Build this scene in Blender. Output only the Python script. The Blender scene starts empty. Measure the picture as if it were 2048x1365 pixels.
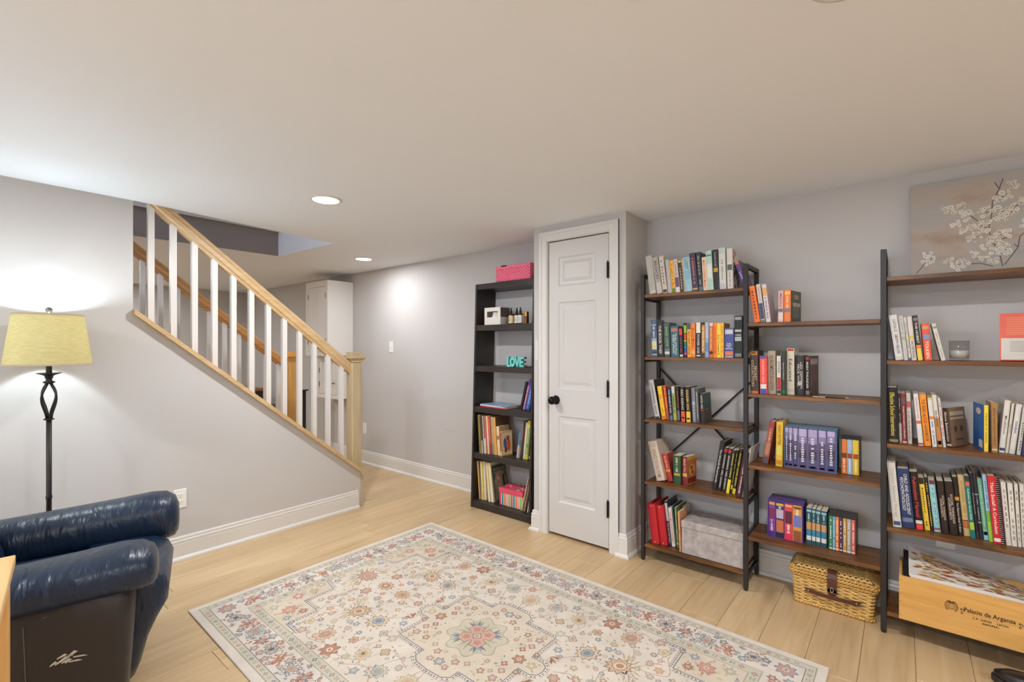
import bpy, bmesh, math, random
from mathutils import Vector, Matrix
random.seed(7)
scene = bpy.context.scene
C = scene.collection
PI = math.pi

# ------------------------------------------------------------------ camera
CAM_H = 1.315
HEADING = math.radians(39.49)          # view direction measured from +X towards +Y
cam_data = bpy.data.cameras.new('camera')
cam_data.sensor_width = 36.0
cam_data.sensor_fit = 'HORIZONTAL'
cam_data.lens = 949.0 / 2048.0 * 36.0
cam_data.shift_y = 11.5 / 2048.0
cam_data.clip_start = 0.02
cam = bpy.data.objects.new('camera', cam_data)
C.objects.link(cam)
cam.location = (0, 0, CAM_H)
cam.rotation_euler = (PI / 2, 0, HEADING - PI / 2)
scene.camera = cam

# ------------------------------------------------------------------ world (overcast daylight from upstairs and through an unseen patio door added for fill)
world = bpy.data.worlds.new('world')
scene.world = world
world.use_nodes = True
bg = world.node_tree.nodes['Background']
bg.inputs[0].default_value = (0.78, 0.93, 1.14, 1)
bg.inputs[1].default_value = 4.6

# ------------------------------------------------------------------ exposure
scene.view_settings.view_transform = 'Standard'
scene.view_settings.look = 'None'
scene.view_settings.gamma = 1.0
scene.view_settings.use_curve_mapping = False
scene.view_settings.exposure = 0.0
scene.cycles.use_denoising = True
scene.cycles.max_bounces = 12
scene.cycles.diffuse_bounces = 7
scene.cycles.glossy_bounces = 4
scene.cycles.sample_clamp_indirect = 4.0
scene.cycles.caustics_reflective = False
scene.cycles.caustics_refractive = False

portal = bpy.data.lights.new('added_patio_door_portal', 'AREA'); portal.shape = 'RECTANGLE'; portal.size = 2.4; portal.size_y = 1.95; portal.cycles.is_portal = True  # unseen opening in the west wall, added to brighten the room
po = bpy.data.objects.new('added_patio_door_portal', portal); C.objects.link(po); po.location = (-3.05, 1.7, 1.03); po.rotation_euler = (PI / 2, 0, -PI / 2)

portal2 = bpy.data.lights.new('upstairs_portal', 'AREA'); portal2.shape = 'RECTANGLE'; portal2.size = 1.0; portal2.size_y = 1.38; portal2.cycles.is_portal = True
po2 = bpy.data.objects.new('upstairs_portal', portal2); C.objects.link(po2); po2.location = (-.58, 4.06, 2.9); po2.rotation_euler = (PI / 2, 0, -PI / 2)

CEIL = 2.165
SPOT_POWER = 23.5
SPOT_COL = (0.965, 0.98, 1.0)
LAMP_POWER = 98.0
LAMP_COL = (0.80, 0.93, 1.0)
# recessed ceiling lights, the passage too; those behind the camera are added as fill
SPOTS = [(1.43, 2.57), (2.625, 4.02), (1.325, 0.09), (1.43, -2.45), (-1.0, 2.57), (-1.0, 0.02), (-1.0, -2.45), (1.2, 7.0), (0.2, 5.8)]

# ------------------------------------------------------------------ helpers
def lin(c):
    return tuple(((v / 255.0) / 12.92 if v / 255.0 <= 0.04045 else ((v / 255.0 + 0.055) / 1.055) ** 2.4) for v in c[:3])

_mats = {}
def mat(rgb, rough=0.55, metal=0.0, name=None, spec=0.5, bump=0.0, bscale=40.0, var=0.0, vscale=6.0, coat=0.0, sheen=0.0):
    key = (tuple(rgb), rough, metal, name, spec, bump, bscale, var, vscale, coat, sheen)
    if key in _mats:
        return _mats[key]
    m = bpy.data.materials.new(name or 'paint_%02x%02x%02x' % tuple(int(max(0, min(255, v))) for v in rgb))
    m.use_nodes = True
    nt = m.node_tree
    b = nt.nodes['Principled BSDF']
    c = lin(rgb)
    b.inputs['Base Color'].default_value = (*c, 1)
    b.inputs['Roughness'].default_value = rough
    b.inputs['Metallic'].default_value = metal
    b.inputs['Specular IOR Level'].default_value = spec
    b.inputs['Coat Weight'].default_value = coat
    b.inputs['Sheen Weight'].default_value = sheen
    if bump or var:
        tc = nt.nodes.new('ShaderNodeTexCoord')
        if bump:
            n = nt.nodes.new('ShaderNodeTexNoise'); n.inputs['Scale'].default_value = bscale; n.inputs['Detail'].default_value = 4
            nt.links.new(tc.outputs['Object'], n.inputs['Vector'])
            bp = nt.nodes.new('ShaderNodeBump'); bp.inputs['Strength'].default_value = bump; bp.inputs['Distance'].default_value = 0.01
            nt.links.new(n.outputs['Fac'], bp.inputs['Height']); nt.links.new(bp.outputs['Normal'], b.inputs['Normal'])
        if var:
            n2 = nt.nodes.new('ShaderNodeTexNoise'); n2.inputs['Scale'].default_value = vscale; n2.inputs['Detail'].default_value = 5
            nt.links.new(tc.outputs['Object'], n2.inputs['Vector'])
            r = nt.nodes.new('ShaderNodeValToRGB')
            r.color_ramp.elements[0].position = 0.3; r.color_ramp.elements[1].position = 0.7
            r.color_ramp.elements[0].color = (*[v * (1 - var) for v in c], 1)
            r.color_ramp.elements[1].color = (*[min(1, v * (1 + var)) for v in c], 1)
            nt.links.new(n2.outputs['Fac'], r.inputs['Fac']); nt.links.new(r.outputs['Color'], b.inputs['Base Color'])
    _mats[key] = m
    return m

def wood(name, c1, c2, c3=None, axis=0, scale=3.0, stretch=14.0, rough=0.45, rnd=0.12, knots=0.0, bump=0.12):
    """long-grained wood, grain along a local axis; each object gets its own offset and tone"""
    m = bpy.data.materials.new(name); m.use_nodes = True
    nt = m.node_tree; L = nt.links; N = nt.nodes.new
    b = nt.nodes['Principled BSDF']; b.inputs['Roughness'].default_value = rough
    tc = N('ShaderNodeTexCoord'); oi = N('ShaderNodeObjectInfo')
    off = N('ShaderNodeVectorMath'); off.operation = 'SCALE'; off.inputs[0].default_value = (37.0, 53.0, 71.0)
    L.new(oi.outputs['Random'], off.inputs['Scale'])
    add = N('ShaderNodeVectorMath'); add.operation = 'ADD'
    L.new(tc.outputs['Object'], add.inputs[0]); L.new(off.outputs[0], add.inputs[1])
    mp = N('ShaderNodeMapping'); sc = [scale * stretch] * 3; sc[axis] = scale
    mp.inputs['Scale'].default_value = sc
    L.new(add.outputs[0], mp.inputs['Vector'])
    n1 = N('ShaderNodeTexNoise'); n1.inputs['Scale'].default_value = 1.0; n1.inputs['Detail'].default_value = 6; n1.inputs['Distortion'].default_value = 1.2
    L.new(mp.outputs[0], n1.inputs['Vector'])
    mp2 = N('ShaderNodeMapping'); sc2 = [scale * 2.2] * 3; sc2[axis] = scale * 0.55; mp2.inputs['Scale'].default_value = sc2
    L.new(add.outputs[0], mp2.inputs['Vector'])
    n2 = N('ShaderNodeTexNoise'); n2.inputs['Scale'].default_value = 1.0; n2.inputs['Detail'].default_value = 3; n2.inputs['Distortion'].default_value = 2.0
    L.new(mp2.outputs[0], n2.inputs['Vector'])
    r = N('ShaderNodeValToRGB'); e = r.color_ramp.elements
    e[0].position = 0.30; e[0].color = (*lin(c1), 1); e[1].position = 0.72; e[1].color = (*lin(c2), 1)
    if c3:
        k = e.new(0.5); k.color = (*lin(c3), 1)
    mx = N('ShaderNodeMix'); mx.data_type = 'FLOAT'; mx.inputs[0].default_value = 0.45
    L.new(n1.outputs['Fac'], mx.inputs[2]); L.new(n2.outputs['Fac'], mx.inputs[3])
    L.new(mx.outputs[0], r.inputs['Fac'])
    hsv = N('ShaderNodeHueSaturation')
    mr = N('ShaderNodeMapRange'); mr.inputs[3].default_value = 1 - rnd; mr.inputs[4].default_value = 1 + rnd
    L.new(oi.outputs['Random'], mr.inputs[0]); L.new(mr.outputs[0], hsv.inputs['Value'])
    L.new(r.outputs['Color'], hsv.inputs['Color'])
    last = hsv.outputs['Color']
    if knots:
        v = N('ShaderNodeTexVoronoi'); v.inputs['Scale'].default_value = 1.0
        mp3 = N('ShaderNodeMapping'); sc3 = [scale * 1.6] * 3; sc3[axis] = scale * 0.5; mp3.inputs['Scale'].default_value = sc3
        L.new(add.outputs[0], mp3.inputs['Vector']); L.new(mp3.outputs[0], v.inputs['Vector'])
        kr = N('ShaderNodeValToRGB'); kr.color_ramp.elements[0].position = 0.02; kr.color_ramp.elements[0].color = (knots,) * 3 + (1,)
        kr.color_ramp.elements[1].position = 0.11; kr.color_ramp.elements[1].color = (0, 0, 0, 1)
        L.new(v.outputs['Distance'], kr.inputs['Fac'])
        km = N('ShaderNodeMix'); km.data_type = 'RGBA'; km.inputs[7].default_value = (*[x * 0.45 for x in lin(c1)], 1)
        L.new(kr.outputs['Color'], km.inputs[0]); L.new(last, km.inputs[6]); last = km.outputs[2]
    L.new(last, b.inputs['Base Color'])
    if bump:
        bp = N('ShaderNodeBump'); bp.inputs['Strength'].default_value = bump; bp.inputs['Distance'].default_value = 0.004
        L.new(n1.outputs['Fac'], bp.inputs['Height']); L.new(bp.outputs['Normal'], b.inputs['Normal'])
    return m

def vcol_mat(name, rough=0.9, bump=0.25, bscale=350.0, fade=0.0, fscale=14.0, spec=0.3):
    """flat print: the colour of each printed shape is stored on its faces"""
    m = bpy.data.materials.new(name); m.use_nodes = True
    nt = m.node_tree; L = nt.links; N = nt.nodes.new
    b = nt.nodes['Principled BSDF']; b.inputs['Roughness'].default_value = rough; b.inputs['Specular IOR Level'].default_value = spec
    a = N('ShaderNodeAttribute'); a.attribute_name = 'Col'
    tc = N('ShaderNodeTexCoord')
    last = a.outputs['Color']
    if fade:
        n = N('ShaderNodeTexNoise'); n.inputs['Scale'].default_value = fscale; n.inputs['Detail'].default_value = 6
        L.new(tc.outputs['Object'], n.inputs['Vector'])
        mr = N('ShaderNodeMapRange'); mr.inputs[1].default_value = 0.35; mr.inputs[2].default_value = 0.75; mr.inputs[3].default_value = 1 - fade; mr.inputs[4].default_value = 1 + fade * 0.35
        L.new(n.outputs['Fac'], mr.inputs[0])
        h = N('ShaderNodeHueSaturation'); L.new(last, h.inputs['Color']); L.new(mr.outputs[0], h.inputs['Value']); last = h.outputs['Color']
    L.new(last, b.inputs['Base Color'])
    if bump:
        n = N('ShaderNodeTexNoise'); n.inputs['Scale'].default_value = bscale; n.inputs['Detail'].default_value = 2
        L.new(tc.outputs['Object'], n.inputs['Vector'])
        bp = N('ShaderNodeBump'); bp.inputs['Strength'].default_value = bump; bp.inputs['Distance'].default_value = 0.002
        L.new(n.outputs['Fac'], bp.inputs['Height']); L.new(bp.outputs['Normal'], b.inputs['Normal'])
    return m

class MB:
    """collects faces; build() links them as one mesh object"""
    def __init__(s):
        s.v = []; s.f = []; s.mi = []; s.col = []
    def quad(s, pts, mi=0, col=None):
        o = len(s.v); s.v += [tuple(p) for p in pts]; s.f.append(tuple(range(o, o + len(pts)))); s.mi.append(mi); s.col.append(col); return s
    def box(s, x0, x1, y0, y1, z0, z1, mi=0, col=None, M=None, top=None):
        if x0 > x1: x0, x1 = x1, x0
        if y0 > y1: y0, y1 = y1, y0
        if z0 > z1: z0, z1 = z1, z0
        P = [(x0, y0, z0), (x1, y0, z0), (x1, y1, z0), (x0, y1, z0), (x0, y0, z1), (x1, y0, z1), (x1, y1, z1), (x0, y1, z1)]
        if M is not None: P = [tuple(M @ Vector(p)) for p in P]
        o = len(s.v); s.v += P
        for f in ((3, 2, 1, 0), (4, 5, 6, 7), (0, 1, 5, 4), (1, 2, 6, 5), (2, 3, 7, 6), (3, 0, 4, 7)):
            s.f.append(tuple(o + i for i in f)); s.mi.append(mi); s.col.append(col)
        return s
    def bbox(s, x0, x1, y0, y1, z0, z1, b=0.003, mi=0, col=None, M=None):
        """box with chamfered edges"""
        if x0 > x1: x0, x1 = x1, x0
        if y0 > y1: y0, y1 = y1, y0
        if z0 > z1: z0, z1 = z1, z0
        b = min(b, (x1 - x0) * .45, (y1 - y0) * .45, (z1 - z0) * .45)
        o = len(s.v)
        def P(*p):
            p = Vector(p)
            if M is not None: p = M @ p
            s.v.append(tuple(p)); return len(s.v) - 1
        idx = {}
        for ix, X in enumerate((x0, x1)):
            for iy, Y in enumerate((y0, y1)):
                for iz, Z in enumerate((z0, z1)):
                    dx = b if ix == 0 else -b; dy = b if iy == 0 else -b; dz = b if iz == 0 else -b
                    idx[ix, iy, iz] = (P(X, Y + dy, Z + dz), P(X + dx, Y, Z + dz), P(X + dx, Y + dy, Z))
        def F(*q): s.f.append(q); s.mi.append(mi); s.col.append(col)
        I = idx
        F(I[0,0,0][0], I[0,0,1][0], I[0,1,1][0], I[0,1,0][0]); F(I[1,0,0][0], I[1,1,0][0], I[1,1,1][0], I[1,0,1][0])
        F(I[0,0,0][1], I[1,0,0][1], I[1,0,1][1], I[0,0,1][1]); F(I[0,1,0][1], I[0,1,1][1], I[1,1,1][1], I[1,1,0][1])
        F(I[0,0,0][2], I[0,1,0][2], I[1,1,0][2], I[1,0,0][2]); F(I[0,0,1][2], I[1,0,1][2], I[1,1,1][2], I[0,1,1][2])
        for y in (0, 1):
            for z in (0, 1):
                q = [I[0,y,z][1], I[1,y,z][1], I[1,y,z][2], I[0,y,z][2]]; F(*(q if (y == z) == (y == 1) and False else q))
        for x in (0, 1):
            for z in (0, 1):
                F(I[x,0,z][0], I[x,1,z][0], I[x,1,z][2], I[x,0,z][2])
        for x in (0, 1):
            for y in (0, 1):
                F(I[x,y,0][0], I[x,y,1][0], I[x,y,1][1], I[x,y,0][1])
        for k in I.values(): F(*k)
        return s
    def prism(s, pts, axis, a, b, mi=0, col=None, mis=None):
        """polygon given in the two other axes, extruded along axis from a to b"""
        n = len(pts); o = len(s.v)
        def P(u, v, w):
            return {0: (w, u, v), 1: (u, w, v), 2: (u, v, w)}[axis]
        s.v += [P(u, v, a) for u, v in pts] + [P(u, v, b) for u, v in pts]
        s.f.append(tuple(o + i for i in range(n))[::-1]); s.f.append(tuple(o + n + i for i in range(n)))
        s.mi += [mi, mi]; s.col += [col, col]
        for i in range(n):
            j = (i + 1) % n
            s.f.append((o + i, o + j, o + n + j, o + n + i)); s.mi.append(mi); s.col.append(col)
        return s
    def lathe(s, prof, n=20, c=(0, 0, 0), mi=0, col=None, M=None, cap=True):
        o = len(s.v)
        for r, z in prof:
            for k in range(n):
                a = 2 * PI * k / n
                p = Vector((c[0] + r * math.cos(a), c[1] + r * math.sin(a), c[2] + z))
                if M is not None: p = M @ p
                s.v.append(tuple(p))
        m = len(prof)
        for i in range(m - 1):
            for k in range(n):
                k2 = (k + 1) % n
                s.f.append((o + i * n + k, o + i * n + k2, o + (i + 1) * n + k2, o + (i + 1) * n + k)); s.mi.append(mi); s.col.append(col)
        if cap:
            s.f.append(tuple(o + k for k in range(n))[::-1]); s.mi.append(mi); s.col.append(col)
            s.f.append(tuple(o + (m - 1) * n + k for k in range(n))); s.mi.append(mi); s.col.append(col)
        return s
    def tube(s, path, r, n=8, mi=0, col=None, cap=True, flat=1.0):
        path = [Vector(p) for p in path]; o = len(s.v); m = len(path)
        rr = r if isinstance(r, (list, tuple)) else [r] * m
        up = None
        for i, p in enumerate(path):
            t = (path[min(i + 1, m - 1)] - path[max(i - 1, 0)]).normalized()
            if up is None:
                up = Vector((0, 0, 1)) if abs(t.z) < 0.9 else Vector((1, 0, 0))
            side = t.cross(up).normalized(); up = side.cross(t).normalized()
            for k in range(n):
                a = 2 * PI * k / n
                s.v.append(tuple(p + side * rr[i] * math.cos(a) + up * rr[i] * flat * math.sin(a)))
        for i in range(m - 1):
            for k in range(n):
                k2 = (k + 1) % n
                s.f.append((o + i * n + k, o + i * n + k2, o + (i + 1) * n + k2, o + (i + 1) * n + k)); s.mi.append(mi); s.col.append(col)
        if cap:
            s.f.append(tuple(o + k for k in range(n))[::-1]); s.f.append(tuple(o + (m - 1) * n + k for k in range(n))); s.mi += [mi, mi]; s.col += [col, col]
        return s
    def loft(s, rings, mi=0, cap=True, closed=True):
        o = len(s.v); n = len(rings[0]); m = len(rings)
        for r in rings: s.v += [tuple(p) for p in r]
        for i in range(m - 1):
            for k in range(n if closed else n - 1):
                k2 = (k + 1) % n
                s.f.append((o + i * n + k, o + i * n + k2, o + (i + 1) * n + k2, o + (i + 1) * n + k)); s.mi.append(mi); s.col.append(None)
        if cap:
            s.f.append(tuple(o + k for k in range(n))[::-1]); s.f.append(tuple(o + (m - 1) * n + k for k in range(n))); s.mi += [mi, mi]; s.col += [None, None]
        return s
    def build(s, name, mats, parent=None, smooth=False, loc=None, fix=True, subsurf=0, auto=None):
        me = bpy.data.meshes.new(name)
        me.from_pydata(s.v, [], s.f)
        if not isinstance(mats, (list, tuple)): mats = [mats]
        for m in mats: me.materials.append(m)
        if any(s.mi): me.polygons.foreach_set('material_index', s.mi)
        if any(c is not None for c in s.col):
            at = me.color_attributes.new('Col', 'FLOAT_COLOR', 'CORNER')
            buf = []
            for p, c in zip(me.polygons, s.col):
                c = (*lin(c), 1.0) if c is not None else (1, 1, 1, 1)
                buf += list(c) * p.loop_total
            at.data.foreach_set('color', buf)
        me.update()
        if fix:
            bm = bmesh.new(); bm.from_mesh(me)
            bmesh.ops.recalc_face_normals(bm, faces=bm.faces); bm.to_mesh(me); bm.free()
        if smooth:
            me.polygons.foreach_set('use_smooth', [True] * len(me.polygons))
        o = bpy.data.objects.new(name, me); C.objects.link(o)
        if parent is not None: o.parent = parent
        if loc is not None: o.location = loc
        if subsurf:
            md = o.modifiers.new('subsurf', 'SUBSURF'); md.levels = subsurf; md.render_levels = subsurf
        if auto is not None:
            md = o.modifiers.new('edges', 'EDGE_SPLIT'); md.split_angle = math.radians(auto)
        return o

def tag(o, label, cat, group=None, kind=None):
    o['label'] = label; o['category'] = cat
    if group: o['group'] = group
    if kind: o['kind'] = kind
    return o

def struct(o, label=None, cat=None):
    o['kind'] = 'structure'
    if label: o['label'] = label
    if cat: o['category'] = cat
    return o

def thing(name, label, cat, loc=(0, 0, 0), rot=(0, 0, 0), group=None):
    o = bpy.data.objects.new(name, None); C.objects.link(o)
    o.empty_display_size = 0.05
    o.location = loc; o.rotation_euler = rot
    return tag(o, label, cat, group)

# text is collected and turned into meshes in one go at the end
_texts = []
def text(body, parent, name, M, box_w, box_h, material, stretch=1.35, align='C', bold=0.0, shear=0.0, label=None):
    """flat lettering fitted into box_w x box_h; M maps text space (x right, y up, centre at origin) to the parent's space"""
    _texts.append((body, parent, name, M, box_w, box_h, material, stretch, align, bold, shear, label))

def flush_texts():
    tmp = []; cache = {}
    for t in _texts:
        key = (t[0], t[8], t[9], t[10])
        if key in cache: continue
        cu = bpy.data.curves.new('lettering', 'FONT'); cu.body = t[0]; cu.size = 1.0; cu.resolution_u = 2
        cu.align_x = 'LEFT' if t[8] == 'L' else 'CENTER'; cu.offset = t[9]; cu.shear = t[10]; cu.space_line = 0.9
        ob = bpy.data.objects.new('lettering', cu); C.objects.link(ob); cache[key] = ob
    dg = bpy.context.evaluated_depsgraph_get(); dg.update()
    raw = {}
    for key, ob in cache.items():
        me = ob.evaluated_get(dg).to_mesh()
        raw[key] = ([tuple(v.co) for v in me.vertices], [tuple(p.vertices) for p in me.polygons])
        ob.evaluated_get(dg).to_mesh_clear()
    for ob in cache.values():
        cu = ob.data; bpy.data.objects.remove(ob); bpy.data.curves.remove(cu)
    for body, parent, name, M, bw, bh, material, stretch, al, bold, shear, label in _texts:
        vs, fs = raw[(body, al, bold, shear)]
        if not vs: continue
        x0 = min(v[0] for v in vs); x1 = max(v[0] for v in vs); y0 = min(v[1] for v in vs); y1 = max(v[1] for v in vs)
        sx = bw / max(1e-6, x1 - x0); sy = bh / max(1e-6, y1 - y0)
        if sx > sy * stretch: sx = sy * stretch
        if sy > sx * 1.9: sy = sx * 1.9
        cx, cy = (x0 + x1) / 2, (y0 + y1) / 2
        me = bpy.data.meshes.new(name)
        me.from_pydata([tuple(M @ Vector(((v[0] - cx) * sx, (v[1] - cy) * sy, 0))) for v in vs], [], fs)
        me.materials.append(material); me.update()
        o = bpy.data.objects.new(name, me); C.objects.link(o); o.parent = parent
        if label: o['label'] = label

def copy_tree(o, parent=None):
    c = o.copy(); C.objects.link(c)
    if parent is not None: c.parent = parent
    for ch in list(o.children): copy_tree(ch, c)
    return c

# ================================================================== SETTING
# axes: +X runs along the stair wall away from the camera, +Y along the bookshelf wall, Z up
XR, XS, XD, YL = 3.058, 3.09, 2.74, 3.45     # bookshelf wall, switch wall, door wall, stair wall
YB, YB2 = 1.335, 2.052                        # the two corners of the closet that holds the door
WALLC = (197, 194, 192)
m_wall = mat(WALLC, rough=0.62, name='grey_wall_paint', bump=0.03, bscale=220)
m_ceil = mat((236, 241, 247), rough=0.75, name='ceiling_paint', bump=0.02, bscale=160)
m_trim = mat((219, 216, 212), rough=0.38, name='white_trim_paint')
m_oak = wood('pale_oak', (188, 154, 108), (214, 186, 144), axis=0, scale=2.5, stretch=16, rough=0.42, rnd=0.03)
m_oakz = wood('pale_oak_upright', (174, 154, 120), (203, 185, 151), axis=2, scale=2.5, stretch=16, rough=0.42, rnd=0.03)
m_floor = wood('floor_oak', (182, 152, 110), (211, 186, 148), c3=(198, 170, 130), axis=0, scale=1.5, stretch=15, rough=0.36, rnd=0.06, knots=0.55, bump=0.06)
m_gap = mat((96, 70, 44), rough=0.8, name='plank_joint')

# ---- floor: a subfloor with planks laid along X
fl = MB().box(-3.1, 3.2, -3.6, 8.1, -0.06, -0.006).build('floor', m_gap)
struct(fl)
PW, PL = 0.18, 1.22
def plank_bm(mb, x0, x1, y0, y1):
    b = 0.0012; g = 0.0006
    x0 += g; x1 -= g; y0 += g; y1 -= g
    o = len(mb.v)
    mb.v += [(x0, y0, -.0055), (x1, y0, -.0055), (x1, y1, -.0055), (x0, y1, -.0055),
             (x0, y0, -b), (x1, y0, -b), (x1, y1, -b), (x0, y1, -b),
             (x0 + b, y0 + b, 0), (x1 - b, y0 + b, 0), (x1 - b, y1 - b, 0), (x0 + b, y1 - b, 0)]
    for a, c in ((0, 4), (4, 8)):
        for i in range(4):
            j = (i + 1) % 4; mb.f.append((o + a + i, o + a + j, o + c + j, o + c + i)); mb.mi.append(0); mb.col.append(None)
    mb.f.append((o + 8, o + 9, o + 10, o + 11)); mb.mi.append(0); mb.col.append(None)
rest = MB(); _pl = {}
rp = random.Random(3)
k = -19
while True:
    y0 = -0.04 + PW * k; k += 1
    if y0 > 7.9: break
    if y0 < -3.5: continue
    x = -3.0 - rp.random() * PL
    if abs(y0 - 3.2) < .05: x = -3.0 - 0.35
    while x < 3.1:
        xa, xb = max(-3.0, x), min(3.12, x + PL)
        x += PL
        if xb - xa < 0.05: continue
        near = (xb > 0.45 and -0.75 < y0 < 3.46) or (xb > 1.9 and 3.4 < y0 < 5.6)
        if near:
            L_ = round(xb - xa, 3)
            if L_ not in _pl:
                mb = MB(); plank_bm(mb, 0, L_, 0, PW); o = mb.build('plank', m_floor, fl, fix=False); _pl[L_] = o
            else:
                o = _pl[L_].copy(); C.objects.link(o); o.parent = fl
            o.location = (xa, y0, 0)
        else:
            plank_bm(rest, xa, xb, y0, y0 + PW)
o = rest.build('floor_planks', m_floor, fl, fix=False); o['kind'] = 'stuff'

# ---- ceiling with the stairwell opening
HOLE = [(-0.6, 3.57), (0.728, 3.57), (0.732, 3.447), (2.072, 3.612), (2.046, 4.535), (-0.6, 4.56)]
def ceiling():
    bm = bmesh.new()
    outer = [(-3.1, -3.6), (3.25, -3.6), (3.25, 8.1), (-3.1, 8.1)]
    edges = []
    for loop in (outer, HOLE):
        vs = [bm.verts.new((x, y, CEIL)) for x, y in loop]
        edges += [bm.edges.new((vs[i], vs[(i + 1) % len(vs)])) for i in range(len(vs))]
    bmesh.ops.triangle_fill(bm, use_beauty=True, use_dissolve=False, edges=edges)
    bmesh.ops.recalc_face_normals(bm, faces=bm.faces)
    r = bmesh.ops.extrude_face_region(bm, geom=list(bm.faces))
    bmesh.ops.translate(bm, vec=(0, 0, 0.002), verts=[e for e in r['geom'] if isinstance(e, bmesh.types.BMVert)])
    bmesh.ops.recalc_face_normals(bm, faces=bm.faces)
    me = bpy.data.meshes.new('ceiling'); bm.to_mesh(me); bm.free(); me.materials.append(m_ceil)
    o = bpy.data.objects.new('ceiling', me); C.objects.link(o); return struct(o)
ceiling()

# ---- walls
struct(MB().box(XR, XR + .1, -3.5, YB2 - .05, 0, CEIL).build('wall_right', m_wall))
struct(MB().box(XS, XS + .1, YB2 - .05, 8.0, 0, CEIL).build('wall_back', m_wall))
struct(MB().box(-3.0, XS + .1, 8.0, 8.1, 0, CEIL).build('wall_far', m_wall))
ww = MB().box(-3.1, -3.0, -3.5, .5, 0, CEIL).box(-3.1, -3.0, 2.9, 8.1, 0, CEIL).box(-3.1, -3.0, .5, 2.9, 2.0, CEIL).box(-3.1, -3.0, .5, 2.9, 0, .05)
struct(ww.build('wall_west', m_wall))
pd = MB()  # frame of the added patio door that lets fill daylight in
for (a, b) in ((.5, .56), (1.67, 1.73), (2.84, 2.9)): pd.box(-3.08, -3.03, a, b, .05, 2.0)
pd.box(-3.08, -3.03, .56, 2.84, 1.94, 2.0).box(-3.08, -3.03, .56, 2.84, .05, .12)
struct(pd.build('added_patio_door', m_trim))
struct(MB().box(-3.1, XR + .1, -3.6, -3.5, 0, CEIL).build('wall_south', m_wall))
DY0, DY1, DZ1 = 1.452, 1.926, 2.05          # door opening
wd = MB()
wd.box(XD, XD + .1, DY1 + .015, YB2, 0, CEIL).box(XD, XD + .1, YB, DY0 - .015, 0, CEIL).box(XD, XD + .1, DY0 - .015, DY1 + .015, DZ1 + .012, CEIL)
struct(wd.build('wall_door', m_wall))
struct(MB().box(XD + .1, XR, YB, YB + .09, 0, CEIL).build('wall_closet_right', m_wall))
struct(MB().box(XD + .1, XS, YB2 - .09, YB2, 0, CEIL).build('wall_closet_left', m_wall))
# filler paint patch on the closet corner
struct(MB().box(XD - .0012, XD, 2.012, 2.04, 1.22, 1.36).build('wall_patch', mat((214, 210, 205), rough=.7)), 'pale filler patch on the grey wall left of the white door', 'wall patch')

# stair wall: full height on the left, knee wall following the stairs on the right
CAP_S = 0.8184
def cap_z(x): return 0.300 + CAP_S * (2.212 - x)      # underside of the cap
XK, XN = 0.727, 2.150
wl = MB().prism([(-3.0, 0), (2.225, 0), (2.225, cap_z(2.225)), (XK, cap_z(XK)), (XK, CEIL), (-3.0, CEIL)], 1, YL, YL + .11)
struct(wl.build('wall_left', m_wall))
wf = MB().prism([(-3.0, 0), (2.18, 0), (2.18, cap_z(2.18)), (0.30, cap_z(0.30)), (0.30, CEIL), (-3.0, CEIL)], 1, 4.45, 4.56)
struct(wf.build('wall_stair_far', m_wall))
# stairwell shaft above the ceiling
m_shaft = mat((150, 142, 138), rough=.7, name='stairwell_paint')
ZT = 3.6
sh = MB()
H_ = HOLE
def shaft(mb, a, b, z0, z1, t=.05):
    d = Vector((b[0] - a[0], b[1] - a[1], 0)).normalized(); n = Vector((d.y, -d.x, 0)) * t
    P = [Vector((a[0], a[1], 0)), Vector((b[0], b[1], 0)), Vector((b[0], b[1], 0)) + n, Vector((a[0], a[1], 0)) + n]
    mb.prism([(p.x, p.y) for p in P], 2, z0, z1)
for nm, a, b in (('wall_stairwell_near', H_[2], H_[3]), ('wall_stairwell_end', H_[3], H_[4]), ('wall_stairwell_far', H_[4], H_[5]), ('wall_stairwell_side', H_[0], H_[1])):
    mb = MB(); shaft(mb, a, b, CEIL + .0025, ZT); struct(mb.build(nm, mat((226, 226, 228), rough=.6) if nm.endswith('end') else m_shaft))  # end wall colour lightened to stand for daylight from upstairs
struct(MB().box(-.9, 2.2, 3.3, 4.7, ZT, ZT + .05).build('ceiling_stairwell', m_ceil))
tb = MB().box(-0.6, 2.04, 4.51, 4.535, 2.392, 2.56); struct(tb.build('trim_1', m_trim))

# scuffs on the plain wall
wb_ = bpy.data.objects['wall_back']; rs_ = random.Random(6)
for (y, z, l, a) in ((3.72, .74, .05, .4), (3.55, .80, .07, -.7), (3.74, .42, .10, 1.3), (3.30, .52, .16, .05), (3.46, .40, .05, 1.2), (3.86, .86, .04, .9), (3.62, .62, .03, .2)):
    c_, s_ = math.cos(a), math.sin(a); w_ = .0011
    MB().quad([(XS - .0006, y - l / 2 * c_ - w_ * s_, z - l / 2 * s_ + w_ * c_), (XS - .0006, y - l / 2 * c_ + w_ * s_, z - l / 2 * s_ - w_ * c_), (XS - .0006, y + l / 2 * c_ + w_ * s_, z + l / 2 * s_ - w_ * c_), (XS - .0006, y + l / 2 * c_ - w_ * s_, z + l / 2 * s_ + w_ * c_)]).build('scuff_mark', mat((150, 145, 140), rough=.7), wb_, fix=False)
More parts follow.
